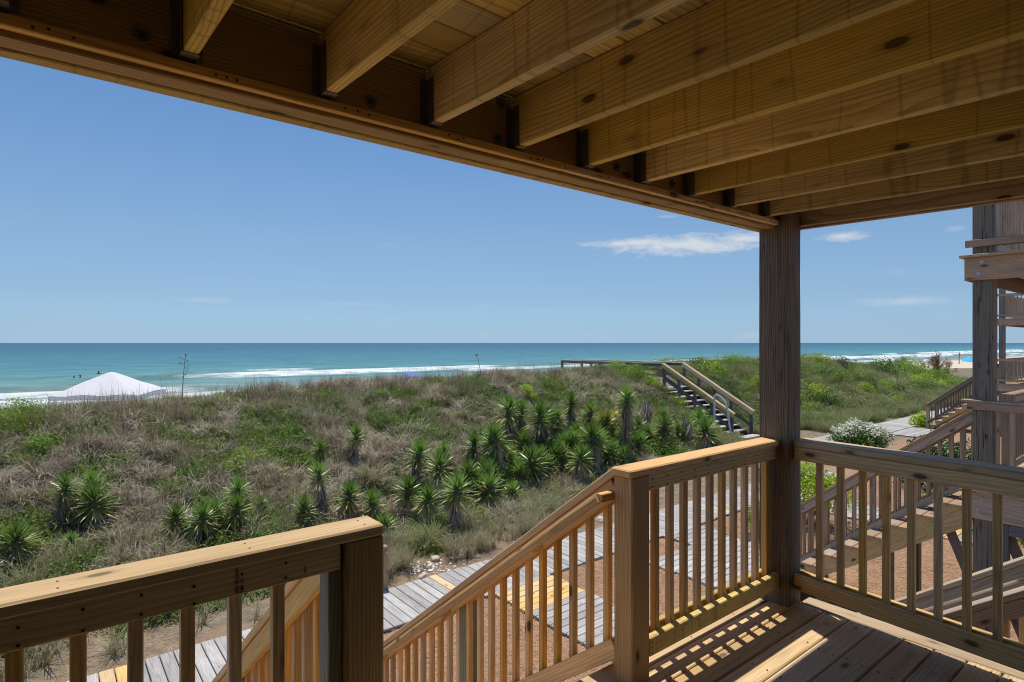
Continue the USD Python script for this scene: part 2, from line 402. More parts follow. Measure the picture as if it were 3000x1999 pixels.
us = np.unique(np.r_[np.linspace(-3000, -60, 14), np.linspace(-60, -12, 30), np.arange(-12, 34, .2), np.arange(34, 90, .6), np.geomspace(90, 4000, 40)])
vs = np.unique(np.r_[np.linspace(-3000, -20, 12), np.linspace(-20, 7.5, 40), np.arange(7.5, 27, .2), np.arange(27, 72, 1.2), [80, 100, 150]])
gn = {'g': ('geometry', {}), 'sp': ('separate_xyz', {}),
      'n1': ('noise_texture', {'scale': 1.1, 'detail': 6.0, 'roughness': .65}), 'n2': ('noise_texture', {'scale': 26.0, 'detail': 5.0, 'roughness': .7}), 'n3': ('noise_texture', {'scale': 5.0, 'detail': 5.0, 'roughness': .7}),
      'mstr': ('mapping', {'scale': (1.0, 1.0, 1.0)}), 'vstr': ('voronoi_texture', {'scale': 38.0, 'feature': 'f1'}),
      'straw': ('rgb_ramp', {'ramp': [(.25, (.14, .082, .052)), (.5, (.33, .205, .135)), (.72, (.50, .34, .235)), (1, (.58, .42, .30))]}),
      'dune': ('rgb_ramp', {'ramp': [(.3, (.12, .10, .07)), (.55, (.22, .185, .13)), (.75, (.36, .31, .235))]}),
      'sand': ('rgb_ramp', {'ramp': [(.3, (.52, .44, .34)), (.7, (.64, .56, .45))]}),
      'edge': ('noise_texture', {'scale': 0.9, 'detail': 4.0}), 'ea': ('math', {'math_type': 'multiply_add', 'value2': 1.6}),
      'f1': ('map_range', {'from_min': 8.35, 'from_max': 8.95, 'to_min': 0, 'to_max': 1, 'clamp': True}),
      'f2': ('map_range', {'from_min': 22.5, 'from_max': 25.0, 'to_min': 0, 'to_max': 1, 'clamp': True}),
      'wet': ('map_range', {'from_min': 50.0, 'from_max': 57.0, 'to_min': 1.0, 'to_max': 0.5, 'clamp': True}), 'cw': ('mix', {'mix_type': 'multiply', 'fac': 1.0}),
      'm1': ('mix', {'mix_type': 'mix'}), 'm2': ('mix', {'mix_type': 'mix'}), 'bmp': ('bump', {'strength': .7, 'distance': .02}),
      'p': ('principled_bsdf', {'roughness': .95, 'specular_ior_level': .1})}
gl = [('g.position', 'sp.vector'), ('g.position', 'n1.vector'), ('g.position', 'n2.vector'), ('g.position', 'n3.vector'), ('g.position', 'edge.vector'), ('edge.fac', 'ea.value1'), ('sp.y', 'ea.value3'),
      ('n2.fac', 'straw.fac'), ('n3.fac', 'dune.fac'), ('n1.fac', 'sand.fac'), ('ea.value', 'f1.value'), ('ea.value', 'f2.value'), ('sp.y', 'wet.value'), ('sand.color', 'cw.color1'), ('wet.result', 'cw.color2'),
      ('f1.result', 'm1.fac'), ('straw.color', 'm1.color1'), ('dune.color', 'm1.color2'), ('f2.result', 'm2.fac'), ('m1.color', 'm2.color1'), ('cw.color', 'm2.color2'),
      ('m2.color', 'p.base_color'), ('n2.fac', 'bmp.height'), ('bmp.normal', 'p.normal')]
ground_mat = MAT('straw_dune_sand', gn, gl, 'p.BSDF')
part('ground', grid(us, vs, terrain), ground_mat, smooth=True, label='pine straw, dune soil and sandy beach ground', kind='structure')

# ------------------------------------------------------------------ sea
SEA = -2.0


def sea_fields(U, V):
    foam = np.zeros_like(U); z = np.zeros_like(U)
    calm = smooth((16 - U) / 16)
    for k, (v0, amp, wdt, thr, ln) in enumerate([(122, .55, 1.0, .60, .02), (104, .75, 1.8, .43, .014), (97, .6, 1.3, .55, .02), (88, .75, 2.2, .40, .012), (79, .55, 1.6, .44, .016), (71, .4, 1.3, .42, .02), (64, .22, 1.0, .42, .03), (59.5, .08, .8, .40, .05)]):
        n = fb(U, np.full_like(U, k * 7.0), ln, 20 + k, 3) + .5
        line = v0 + 5.5 * fb(U, np.full_like(U, k * 3.0), .012, 40 + k, 3) + 1.2 * fb(U, np.full_like(U, k * 5.0), .12, 50 + k, 2)
        d = (V - line) * 1.35
        a = smooth((n - thr + .12) / .25)
        z += amp * np.where(d > 0, np.exp(-(d / (2.6 * wdt)) ** 2), np.exp(-(d / (.75 * wdt)) ** 2)) * (.35 + .65 * a)
        br = smooth((n - thr - (.13 if v0 < 75 else .06) * calm) / .12)
        foam = np.maximum(foam, br * np.where(d > 0, np.exp(-(d / (.7 * wdt)) ** 2), np.exp(-(d / (2.6 * wdt)) ** 2)))
        foam = np.maximum(foam, .55 * br * np.where(d > 0, 0, np.exp(d / (5.5 * wdt))))
    wash = smooth((100 - V) / 35) * (.30 - .08 * calm)
    foam = np.maximum(foam, wash * (.6 + .8 * (fb(U, V, .16, 61, 4) + .5)))
    z += .10 * fb(U * .3, V, .5, 70, 3) * smooth((V - 58) / 10)
    return foam, z


sus = np.unique(np.r_[np.linspace(-20000, -300, 12), np.linspace(-300, -40, 40), np.arange(-40, 60, .8), np.geomspace(60, 700, 160), np.geomspace(700, 30000, 20)])
svs = np.unique(np.r_[np.arange(50, 128, .5), np.geomspace(128, 30000, 90)])
U, V = np.meshgrid(sus, svs)
foam, dz = sea_fields(U, V)
near = (V < 135) & (np.abs(U) < 900)
foam = np.where(near, foam, 0)
dz = np.where(near, dz, 0)
P, F = grid(sus, svs, lambda a, b: SEA + dz)
sn = {'g': ('geometry', {}), 'sp': ('separate_xyz', {}), 'at': ('attribute', {'attribute': 'foam'}),
      'lg': ('math', {'math_type': 'logarithm', 'value2': 10.0}),
      'dr': ('map_range', {'from_min': 1.75, 'from_max': 3.4, 'to_min': 0.0, 'to_max': 1.0, 'clamp': True}),
      'ramp': ('rgb_ramp', {'ramp': [(0.0, (.22, .26, .235)), (.09, (.17, .25, .235)), (.17, (.10, .25, .25)), (.32, (.055, .18, .21)), (.6, (.027, .115, .16)), (1.0, (.018, .09, .138))]}),
      'mp': ('mapping', {'scale': (.08, .34, .34)}), 'pn': ('noise_texture', {'scale': 1.0, 'detail': 5.0, 'roughness': .6}),
      'pm': ('map_range', {'from_min': .3, 'from_max': .7, 'to_min': .6, 'to_max': 1.45}), 'cm': ('mix', {'mix_type': 'multiply', 'fac': 1.0}),
      'mf': ('mapping', {'scale': (.22, .85, .85)}), 'fn': ('noise_texture', {'scale': 1.0, 'detail': 7.0, 'roughness': .72}), 'fx': ('math', {'math_type': 'multiply', 'value2': 1.7}),
      'fa': ('math', {'math_type': 'add'}), 'fr': ('map_range', {'from_min': 1.36, 'from_max': 1.95, 'to_min': 0, 'to_max': 1, 'clamp': True}),
      'mc': ('mapping', {'scale': (.32, .75, .75)}), 'cn': ('noise_texture', {'scale': 1.0, 'detail': 4.0, 'roughness': .6}), 'cr': ('map_range', {'from_min': .712, 'from_max': .75, 'to_min': 0, 'to_max': .75, 'clamp': True}),
      'ff': ('math', {'math_type': 'maximum'}),
      'col': ('mix', {'mix_type': 'mix', 'color2': (.82, .84, .84)}),
      'mw': ('mapping', {'scale': (.28, .85, .85)}), 'w1': ('noise_texture', {'scale': 1.0, 'detail': 8.0, 'roughness': .62}),
      'bmp': ('bump', {'strength': .85, 'distance': .6}),
      'rg': ('map_range', {'from_min': 0, 'from_max': 1, 'to_min': .33, 'to_max': .9}),
      'p': ('principled_bsdf', {'ior': 1.33, 'specular_ior_level': .28})}
sl = [('g.position', 'sp.vector'), ('sp.y', 'lg.value1'), ('lg.value', 'dr.value'), ('dr.result', 'ramp.fac'), ('g.position', 'mp.vector'), ('mp.vector', 'pn.vector'), ('pn.fac', 'pm.value'),
      ('ramp.color', 'cm.color1'), ('pm.result', 'cm.color2'), ('g.position', 'mf.vector'), ('mf.vector', 'fn.vector'), ('at.fac', 'fa.value1'), ('fn.fac', 'fx.value1'), ('fx.value', 'fa.value2'), ('fa.value', 'fr.value'),
      ('g.position', 'mc.vector'), ('mc.vector', 'cn.vector'), ('cn.fac', 'cr.value'), ('fr.result', 'ff.value1'), ('cr.result', 'ff.value2'),
      ('cm.color', 'col.color1'), ('ff.value', 'col.fac'), ('g.position', 'mw.vector'), ('mw.vector', 'w1.vector'), ('w1.fac', 'bmp.height'), ('bmp.normal', 'p.normal'), ('ff.value', 'rg.value'), ('rg.result', 'p.roughness'), ('col.color', 'p.base_color')]
sea_mat = MAT('ocean_water', sn, sl, 'p.BSDF')
sp_ = part('sea', (P, F), sea_mat, smooth=True, label='blue green ocean with white breaking surf', kind='structure')
UsdGeom.PrimvarsAPI(stage.GetPrimAtPath(sp_)).CreatePrimvar('foam', Sdf.ValueTypeNames.FloatArray, 'vertex').Set(Vt.FloatArray.FromNumpy(foam.ravel().astype(np.float32)))

# ------------------------------------------------------------------ the porch we stand on
D = 2.15
deck = thing('porch_deck', 'light brown plank porch floor in the foreground with a sunlit strip', 'deck')
gap_v = [1.895, 1.761, 1.626, 1.491] + [1.491 - .1345 * k for k in range(1, 19)]
for a, b in zip(gap_v[1:], gap_v[:-1]):
    j = RNG.uniform(-.0015, .0015)
    bb('deck_board', deck, W['deck'], -5.0, 3.506, a + .0035, b - .0035, D - .034 + j, D + j, 'u', ch=.005)
bb('trim_board', deck, W['deck'], 3.512, 3.632, -1.1, 1.63, D - .034, D + .001, 'v', ch=.005, label='sunlit trim board along the right edge of the porch floor')
bb('rim_board', deck, W['rail'], -5.0, 3.6, 1.83, 1.865, D - .24, D - .037, 'u')
bb('rim_board', deck, W['rail'], 3.57, 3.605, -1.1, 1.825, D - .24, D - .037, 'v')
for k in range(10):
    bb('floor_joist', deck, W['rail'], -4.6 + k * .85, -4.565 + k * .85, -1.1, 1.82, D - .23, D - .038, 'v')


def dots(pts, r, h, n=6):
    return cat([cyl(r, p, (p[0], p[1], p[2] + h), n) for p in pts])


scr = []
for a, b in zip(gap_v[1:], gap_v[:-1]):
    for uu in [3.47] + [3.06 - .41 * k for k in range(9)]:
        for f in (.25, .75):
            scr.append((uu + RNG.uniform(-.012, .012), a + (b - a) * f + RNG.uniform(-.006, .006), D + .0005))
part('screw_heads', dots(scr, .0045, .0022), screwm, deck, kind='stuff')

# railings ----------------------------------------------------------------
RT = 3.129


def side_dots(pts, axis, r=.004):
    out = []
    for p in pts:
        q = np.array(p, float); q2 = q.copy(); q2[axis] -= .002
        out.append(cyl(r, q2, q, 6))
    return cat(out)


lrail = thing('porch_railing', 'near left railing with wide sunlit cap and a newel at the stair opening', 'railing')
bb('cap_rail', lrail, W['deck'], -5.0, .832, 1.682, 1.803, RT - .035, RT, 'u', ch=.006, label='wide flat sunlit cap board')
bb('upper_rail', lrail, W['rail'], -5.0, .697, 1.700, 1.733, RT - .117, RT - .036, 'u', ch=.004)
bb('upper_rail', lrail, W['rail'], -5.0, .70, 1.770, 1.80, RT - .117, RT - .036, 'u', ch=.004)
bb('lower_rail', lrail, W['joist'], -5.0, .70, 1.700, 1.733, D + .10, D + .185, 'u')
bb('lower_rail', lrail, W['joist'], -5.0, .70, 1.770, 1.80, D + .10, D + .185, 'u')
for k in range(-40, 6):
    uu = -.074 + .1167 * k
    bb('baluster', lrail, W['rail'], uu, uu + .033, 1.735, 1.768, D + .10, RT - .0365, 'z')
bb('newel_post', lrail, W['green'], .665, .708, 1.715, 1.79, D - .2, RT - .036, 'z', label='slim greenish rail post beside the newel')
bb('newel_post', lrail, W['beam'], .710, .836, 1.690, 1.80, D - .25, RT - .0365, 'z', ch=.006, label='dark brown newel post at the stair opening')
sd = []
for k in range(-6, 6):
    for dz in (.055, .10):
        sd.append((-.05 + .1167 * k, 1.6995, RT - dz - RNG.uniform(0, .01)))
part('screw_heads', side_dots(sd, 1), screwm, lrail, kind='stuff')
part('screw_heads', dots([(u0, v0, RT) for u0 in (.78, .44, .02, -.5) for v0 in (1.715, 1.765)], .0032, .001), screwm, lrail, kind='stuff')
# grade stamp on the inner upper rail (small rotated ink lettering)
for txt, h, u0, z0 in (('2DRY NO.1 PRM', .0082, .408, RT - .112), ('SYP 19', .0082, .421, RT - .112), ('KD19', .006, .592, RT - .1)):
    m = meshkit.text_mesh(txt, h, .0006)
    v, f = np.array(m.vertices), np.array(m.faces)
    sc_ = min(1.0, .068 / max(v[:, 0].max(), 1e-6))
    P2 = np.c_[u0 - v[:, 1], np.full(len(v), 1.6998) - v[:, 2], z0 + v[:, 0] * sc_]
    part('grade_stamp', (P2, f), ink, lrail)

frail = thing('porch_railing', 'front railing right of the stair opening, between the square newel and tall corner post', 'railing')
bb('cap_rail', frail, W['red'], 2.026, 3.376, 1.684, 1.80, RT - .035, RT, 'u', ch=.006, label='flat cap board, sunlit on top')
bb('upper_rail', frail, W['rail'], 2.172, 3.376, 1.700, 1.733, RT - .115, RT - .036, 'u', ch=.004)
bb('upper_rail', frail, W['red'], 2.172, 3.376, 1.770, 1.80, RT - .115, RT - .036, 'u', ch=.004)
bb('lower_rail', frail, W['joist'], 2.172, 3.40, 1.690, 1.727, D + .098, D + .186, 'u', ch=.004)
bb('lower_rail', frail, W['joist'], 2.172, 3.376, 1.772, 1.803, D + .098, D + .186, 'u', ch=.004)
for k in range(10):
    uu = 2.271 + .1166 * k
    bb('baluster', frail, W['red'], uu, uu + .033, 1.736, 1.769, D + .098, RT - .0365, 'z')
bb('newel_post', frail, W['red'], 2.045, 2.170, 1.690, 1.80, D - .25, RT - .0365, 'z', ch=.006, label='square reddish newel post at the top of the stair')
sd = []
for k in range(11):
    for dz in (.06, .098):
        sd.append((2.20 + .1166 * k * .99, 1.6995, RT - dz - RNG.uniform(0, .008)))
for (a, b) in [(2.186, .115), (2.188, .14), (2.187, .165), (2.42, .15), (2.56, .16), (2.57, .125), (2.58, .175), (2.8, .16), (3.0, .12)]:
    sd.append((a, 1.6895, D + b))
part('screw_heads', side_dots(sd, 1), screwm, frail, kind='stuff')

srail = thing('porch_railing', 'right side railing of the porch running from the tall corner post out of the frame', 'railing')
UB = lambda v: 3.44 - .078 * (1.634 - v)
va, vb = 1.632, -.9


def sb(name, mat, o0, o1, z0, z1, **kw):
    w = o1 - o0; o = (o0 + o1) / 2
    return lumber(name, srail, mat, (UB(vb) + o, vb, (z0 + z1) / 2), (UB(va) + o, va, (z0 + z1) / 2), w, z1 - z0, **kw)


sb('cap_rail', W['deck'], -.003, .14, RT - .037, RT, ch=.006, label='cap board, outer edge sunlit')
sb('upper_rail', W['rail'], .004, .037, RT - .118, RT - .038, ch=.004)
sb('upper_rail', W['rail'], .074, .105, RT - .118, RT - .038, ch=.004)
sb('lower_rail', W['rail'], -.004, .032, D + .098, D + .186, ch=.004)
sb('lower_rail', W['rail'], .072, .104, D + .098, D + .186, ch=.004)
for k in range(21):
    vv = 1.503 - .1167 * k
    uu = UB(vv) + .054
    bb('baluster', srail, W['rail'], uu - .0165, uu + .0165, vv - .0165, vv + .0165, D + .098, RT - .0385, 'z')

cpost = thing('corner_post', 'thick dark weathered corner post holding up the upper deck', 'post')
# tall square post with waney, slightly hewn faces
pz = np.linspace(-.3, 4.62, 120)
ring_ = []
for z_ in pz:
    pts = []
    for (a, b) in [(0, 0), (.25, 0), (.5, 0), (.75, 0), (1, 0), (1, .25), (1, .5), (1, .75), (1, 1), (.75, 1), (.5, 1), (.25, 1), (0, 1), (0, .75), (0, .5), (0, .25)]:
        c = .004 if (a in (0, 1) and b in (0, 1)) else 0
        pts.append((3.378 + .163 * a + (c if a == 0 else -c if a == 1 else 0), 1.634 + .183 * b + (c if b == 0 else -c if b == 1 else 0)))
    ring_.append(pts)
ring_ = np.array(ring_)
n_ = ring_.shape[1]
pv = np.concatenate([ring_.reshape(-1, 2), np.repeat(pz, n_)[:, None]], 1)
wob = (meshkit.fbm(np.c_[pv[:, 0] * 9, pv[:, 1] * 9, pv[:, 2] * 2.2], 3, 5) - .5) * .012
ctr = np.array([3.378 + .0815, 1.634 + .0915])
dirv = pv[:, :2] - ctr
pv[:, :2] += dirv / np.linalg.norm(dirv, axis=1, keepdims=True) * wob[:, None]
i, j = np.meshgrid(np.arange(len(pz) - 1), np.arange(n_), indexing='ij')
q = np.stack([i * n_ + j, i * n_ + (j + 1) % n_, (i + 1) * n_ + (j + 1) % n_, (i + 1) * n_ + j], -1).reshape(-1, 4)
pc = np.array([ctr[0], ctr[1], 2.16])
Mx = np.array([[0, 1, 0, pc[0]], [0, 0, 1, pc[1]], [1, 0, 0, pc[2]], [0, 0, 0, 1.0]])       # local x = up
loc = np.c_[pv[:, 2] - pc[2], pv[:, 0] - pc[0], pv[:, 1] - pc[1]]
part('post', (loc, q), W['post'], cpost, smooth=35, M=Mx)

# upper deck ----------------------------------------------------------------
upd = thing('upper_deck', 'underside of the upper deck, rows of yellowish joists hung on a dark beam', 'deck')
bb('beam', upd, W['beam'], -5.2, 3.376, 1.708, 1.778, 4.38, 4.618, 'u', ch=.004, label='dark inner beam that carries the joists')
bb('beam', upd, W['joist'], -5.2, 3.50, 1.784, 1.832, 4.377, 4.618, 'u', ch=.004)
segs = [-5.2, -1.15, 1.62, 3.36]
for a, b in zip(segs[:-1], segs[1:]):
    bb('ledger_strip', upd, W['rail'], a + .001, b - .001, 1.681, 1.7075, 4.393, 4.421, 'u', ch=.003)
ju = [-.084 - .366 * k for k in range(13, 0, -1)] + [-.084 + 0 * 1, .284, .650, 1.013, 1.378, 1.745, 2.114, 2.486, 2.848, 3.218]
ju[12] = -.45
for k, uu in enumerate(ju):
    sl_ = np.interp(uu, [0, 1, 2.2, 3.3], [.035, .045, .048, .095])
    zb = np.interp(uu, [0, 3.3], [4.437, 4.425])
    v0, v1 = 1.7075, -1.15
    lumber('joist', upd, W['joist'], (uu + sl_ * (1.7 - v1), v1, (zb + 4.62) / 2), (uu, v0, (zb + 4.62) / 2), .036, 4.62 - zb, ch=.003)
    if -1.5 < uu:
        hg = []
        for s in (-1, 1):
            hg.append(tm(trimesh.creation.box(bounds=[[uu + s * .0195 - .0009, 1.655, zb - .002], [uu + s * .0195 + .0009, 1.7065, zb + .145]])))
            hg.append(tm(trimesh.creation.box(bounds=[[min(uu + s * .0195, uu + s * .038), 1.7045, zb + .002], [max(uu + s * .0195, uu + s * .038), 1.7068, zb + .15]])))
        for kk in range(4):
            for s in (-1, 1):
                hg.append(cyl(.004, (uu + s * .030, 1.7045, zb + .02 + kk * .035), (uu + s * .030, 1.702, zb + .02 + kk * .035), 6))
        hp = part('joist_hanger', cat(hg), steel, upd)
        part('hanger_seat', tm(trimesh.creation.box(bounds=[[uu - .0205, 1.655, zb - .0045], [uu + .0205, 1.7065, zb - .0021]])), galv, hp)
lumber('rim_board', upd, W['beam'], (3.541 - .003, 1.80, 4.51), (3.541 + .095 * 2.9, -1.1, 4.51), .04, .216, ch=.003)
lumber('rim_board', upd, W['beam'], (3.592, 1.86, 4.506), (3.592 + .09 * 2.9, -1.1, 4.506), .04, .222, ch=.003)
for (uu, zz) in [(.185, 4.475), (.185, 4.60), (.80, 4.462), (1.315, 4.59), (1.302, 4.455), (1.96, 4.475), (2.36, 4.47), (2.97, 4.46), (-.6, 4.47)]:
    part('carriage_bolt', cat([cyl(.021, (uu, 1.7078, zz), (uu, 1.7045, zz), 14), cyl(.011, (uu, 1.7045, zz), (uu, 1.695, zz), 6), cyl(.006, (uu, 1.695, zz), (uu, 1.684, zz), 8)]), steel, upd)
vtop = 1.975
while vtop > -1.2:
    g_ = .0055 if abs(vtop - 1.70) < .1 else .0035
    bb('floor_board', upd, W['joist'], -5.2, 3.66, vtop - .1345 + .001, vtop - g_, 4.622, 4.655, 'u', ch=.003)
    vtop -= .1345
nails = []
for uu in np.arange(-.4, 3.3, .366):
    for d_ in (-.03, 0.005, .035):
        nails.append((uu + .04 + d_ + RNG.uniform(-.008, .008), 1.6808, 4.407 + RNG.uniform(-.004, .004)))
part('nail_heads', side_dots(nails, 1, .0035), screwm, upd, kind='stuff')

# house front behind the viewer, its wall shades the porch from the land side
hw = thing('house_wall', 'brown clapboard house front behind the porch', 'wall')
for k in range(38):
    lumber('clapboard', hw, creamp, (-6.0, -.66 + .004, .1 + .2 * k), (3.66, -.66 + .004, .1 + .2 * k), .03, .205, up=(0, .07, 1))
bb('inner_wall', hw, creamp, -6.0, 3.66, -.85, -.70, -.2, 7.7, 'u')

pw = thing('porch_partition', 'brown board partition closing the left end of the porch', 'wall')
for k in range(17):
    bb('board', pw, W['slat'], -1.75, -1.72, -.66 + .138 * k, -.525 + .138 * k, D + .003, 4.43, 'z')

# our stair ----------------------------------------------------------------
SL = .744


def stair(name, label, u0, u1, v0, ztop, n, rise, run, mw, mtread, mstring):
    st = thing(name, label, 'stairs')
    for k in range(1, n + 1):
        z = ztop - rise * k
        if z < .05:
            break
        va_ = v0 + run * (k - 1)
        bb('tread', st, mtread, u0 - .02, u1 + .02, va_ - .005, va_ + run * .5 - .003, z - .034, z, 'u', ch=.006)
        bb('tread', st, mtread, u0 - .02, u1 + .02, va_ + run * .5 + .003, va_ + run + .022, z - .034, z, 'u', ch=.006)
        bb('riser', st, mtread, u0, u1, va_ - .03, va_ - .008, z + .001, z + rise - .036, 'u')
    for uu in (u0 + .001, (u0 + u1) / 2 - .018, u1 - .037):
        pts = []
        for k in range(1, n + 1):
            z = ztop - rise * k
            if z < .02:
                break
            va_ = v0 + run * (k - 1)
            pts += [(va_ - .006, z - .0345), (va_ + run - .034, z - .0345)]
        top = [(v0 - .006, ztop - .05)] + pts
        vend, zend = top[-1]
        low = [(vend + .0, max(zend - .24, .0)), (v0 - .006, ztop - .05 - .40)]
        poly = np.array(top + low)
        from shapely.geometry import Polygon
        pg = Polygon(poly).buffer(0)
        if pg.geom_type != 'Polygon':
            pg = max(pg.geoms, key=lambda a: a.area)
        m = trimesh.creation.extrude_polygon(pg, .036, engine='earcut')
        vv, ff = tm(m)
        # local x along the slope for the grain
        ang = math.atan2(-rise, run)
        ca, sa = math.cos(ang), math.sin(ang)
        o = np.array([v0, ztop])
        lx = (vv[:, 0] - o[0]) * ca + (vv[:, 1] - o[1]) * sa
        ly = -(vv[:, 0] - o[0]) * sa + (vv[:, 1] - o[1]) * ca
        M = np.eye(4); M[:3, 0] = (0, ca, sa); M[:3, 1] = (0, -sa, ca); M[:3, 2] = (1, 0, 0); M[:3, 3] = (uu, v0, ztop)
        part('stringer', (np.c_[lx, ly, vv[:, 2]], ff), mstring, st, M=M)
    return st


def stair_rail(st, u0, u1, v0, z0, slope, v1, matc, matb, matp, cap_label=None, bal=.1167, handrail=None, post_v=None, endpost=True, low=.79, kids='', balw=.034, bal0=.1):
    """One sloped rail made of parts of st: cap, two upper rails, balusters, two lower rails. z0: cap top at v0."""
    L = v1 - v0
    t = np.array([0, 1, -slope]); tn = t / np.linalg.norm(t)
    up = np.cross([1.0, 0, 0], tn)
    um = (u0 + u1) / 2

    def run_(name, mat, ua, ub, off_top, hh, a=v0, b=v1, label=None):
        zc = lambda v: z0 - slope * (v - v0) - off_top - hh / 2 * math.sqrt(1 + slope ** 2)
        return lumber(name, st, mat, ((ua + ub) / 2, a, zc(a)), ((ua + ub) / 2, b, zc(b)), ub - ua, hh, up=up, ch=.004, label=label)
    run_('cap_rail', matc, u0, u1, 0, .035, label=cap_label)
    run_('upper_rail', matc, um - .05, um - .018, .0445, .082)
    run_('upper_rail', matc, um + .018, um + .05, .0445, .082)
    run_('lower_rail', matc, um - .05, um - .018, low, .085)
    run_('lower_rail', matc, um + .018, um + .05, low, .085)
    v = v0 + bal0
    while v < v1 - .03:
        zt = z0 - slope * (v - v0) - .055
        bb('baluster', st, matb, um - .017, um + .017, v - balw / 2, v + balw / 2, zt - .80, zt, 'z')
        v += bal
    for pv_ in (post_v or []):
        zt = z0 - slope * (pv_ - v0) - .05
        bb('stair_post', st, matp, um - .014, um + .086, pv_ - .05, pv_ + .05, -.3, zt - .03, 'z')
    if handrail is not None:
        uh, off = handrail
        a, b = v0 + .02, v1
        f = lambda v: z0 - slope * (v - v0) - off
        prof = [(-.017, -.02), (.017, -.02), (.019, .0), (.014, .016), (.006, .023), (-.006, .023), (-.014, .016), (-.019, .0)]
        p0_, p1_ = np.array([uh, a, f(a) - .02]), np.array([uh, b, f(b) - .02])
        x = (p1_ - p0_); L_ = np.linalg.norm(x); x /= L_
        y = np.array([1.0, 0, 0]); z = np.cross(x, y)
        if z[2] < 0:
            y = -y; z = np.cross(x, y)
        pr_ = np.array(prof)
        vA = np.c_[np.full(8, -L_ / 2), pr_]; vB = np.c_[np.full(8, L_ / 2), pr_]
        ii = np.arange(8); jj = (ii + 1) % 8
        ff = np.vstack([np.c_[ii, ii + 8, jj + 8], np.c_[ii, jj + 8, jj]] + [np.c_[np.zeros(6, int), np.arange(1, 7) , np.arange(2, 8)], np.c_[np.full(6, 8), np.arange(10, 16), np.arange(9, 15)]])
        M = np.eye(4); M[:3, 0], M[:3, 1], M[:3, 2], M[:3, 3] = x, y, z, (p0_ + p1_) / 2
        hrp = part('handrail', (np.vstack([vA, vB]), ff), matc, st, M=M, smooth=40)
        lumber('handrail_return', st, matc, (uh, a - .004, f(a) - .021), (um, a - .004, f(a) - .021), .034, .04)
        for pv_ in np.arange(a + .5, b, .9):
            lumber('handrail_block', st, matc, (uh + (.018 if um > uh else -.018), pv_, f(pv_) - .03), (um - (.05 if um > uh else -.05), pv_, f(pv_) - .03), .03, .034)


ost = stair('porch_stair', 'new reddish wood stair going down from the porch opening to the boardwalk', .85, 2.03, 1.875, D, 11, .1955, .2628, W['red'], W['deck'], W['red'])
stair_rail(ost, 2.047, 2.165, 1.802, 3.127, SL, 4.62, W['red'], W['red'], W['green'], cap_label='sloped cap of the right stair rail', handrail=(1.968, .10), post_v=[3.11, 4.5], bal0=.088)
stair_rail(ost, .712, .832, 1.802, 3.127, SL, 4.62, W['yellow'], W['red'], W['green'], cap_label='sloped cap of the left stair rail', post_v=[3.11, 4.5], bal0=.05)

# second stair, between this porch and the next building -------------------------------------
mst = stair('side_stair', 'tan wood stair seen from above between the porch and the next building', 4.2, 5.12, .10, 2.08, 11, .19, .258, W['oldn'], W['oldn'], W['red'])
for (a, b) in ((4.065, 4.175), (5.14, 5.25)):
    stair_rail(mst, a, b, -.2, 3.05, .733, 2.75, W['tan'], W['red'], W['tan'], low=.80, bal0=.06, handrail=((a + b) / 2 + (.1 if a < 4.5 else -.1), .13))


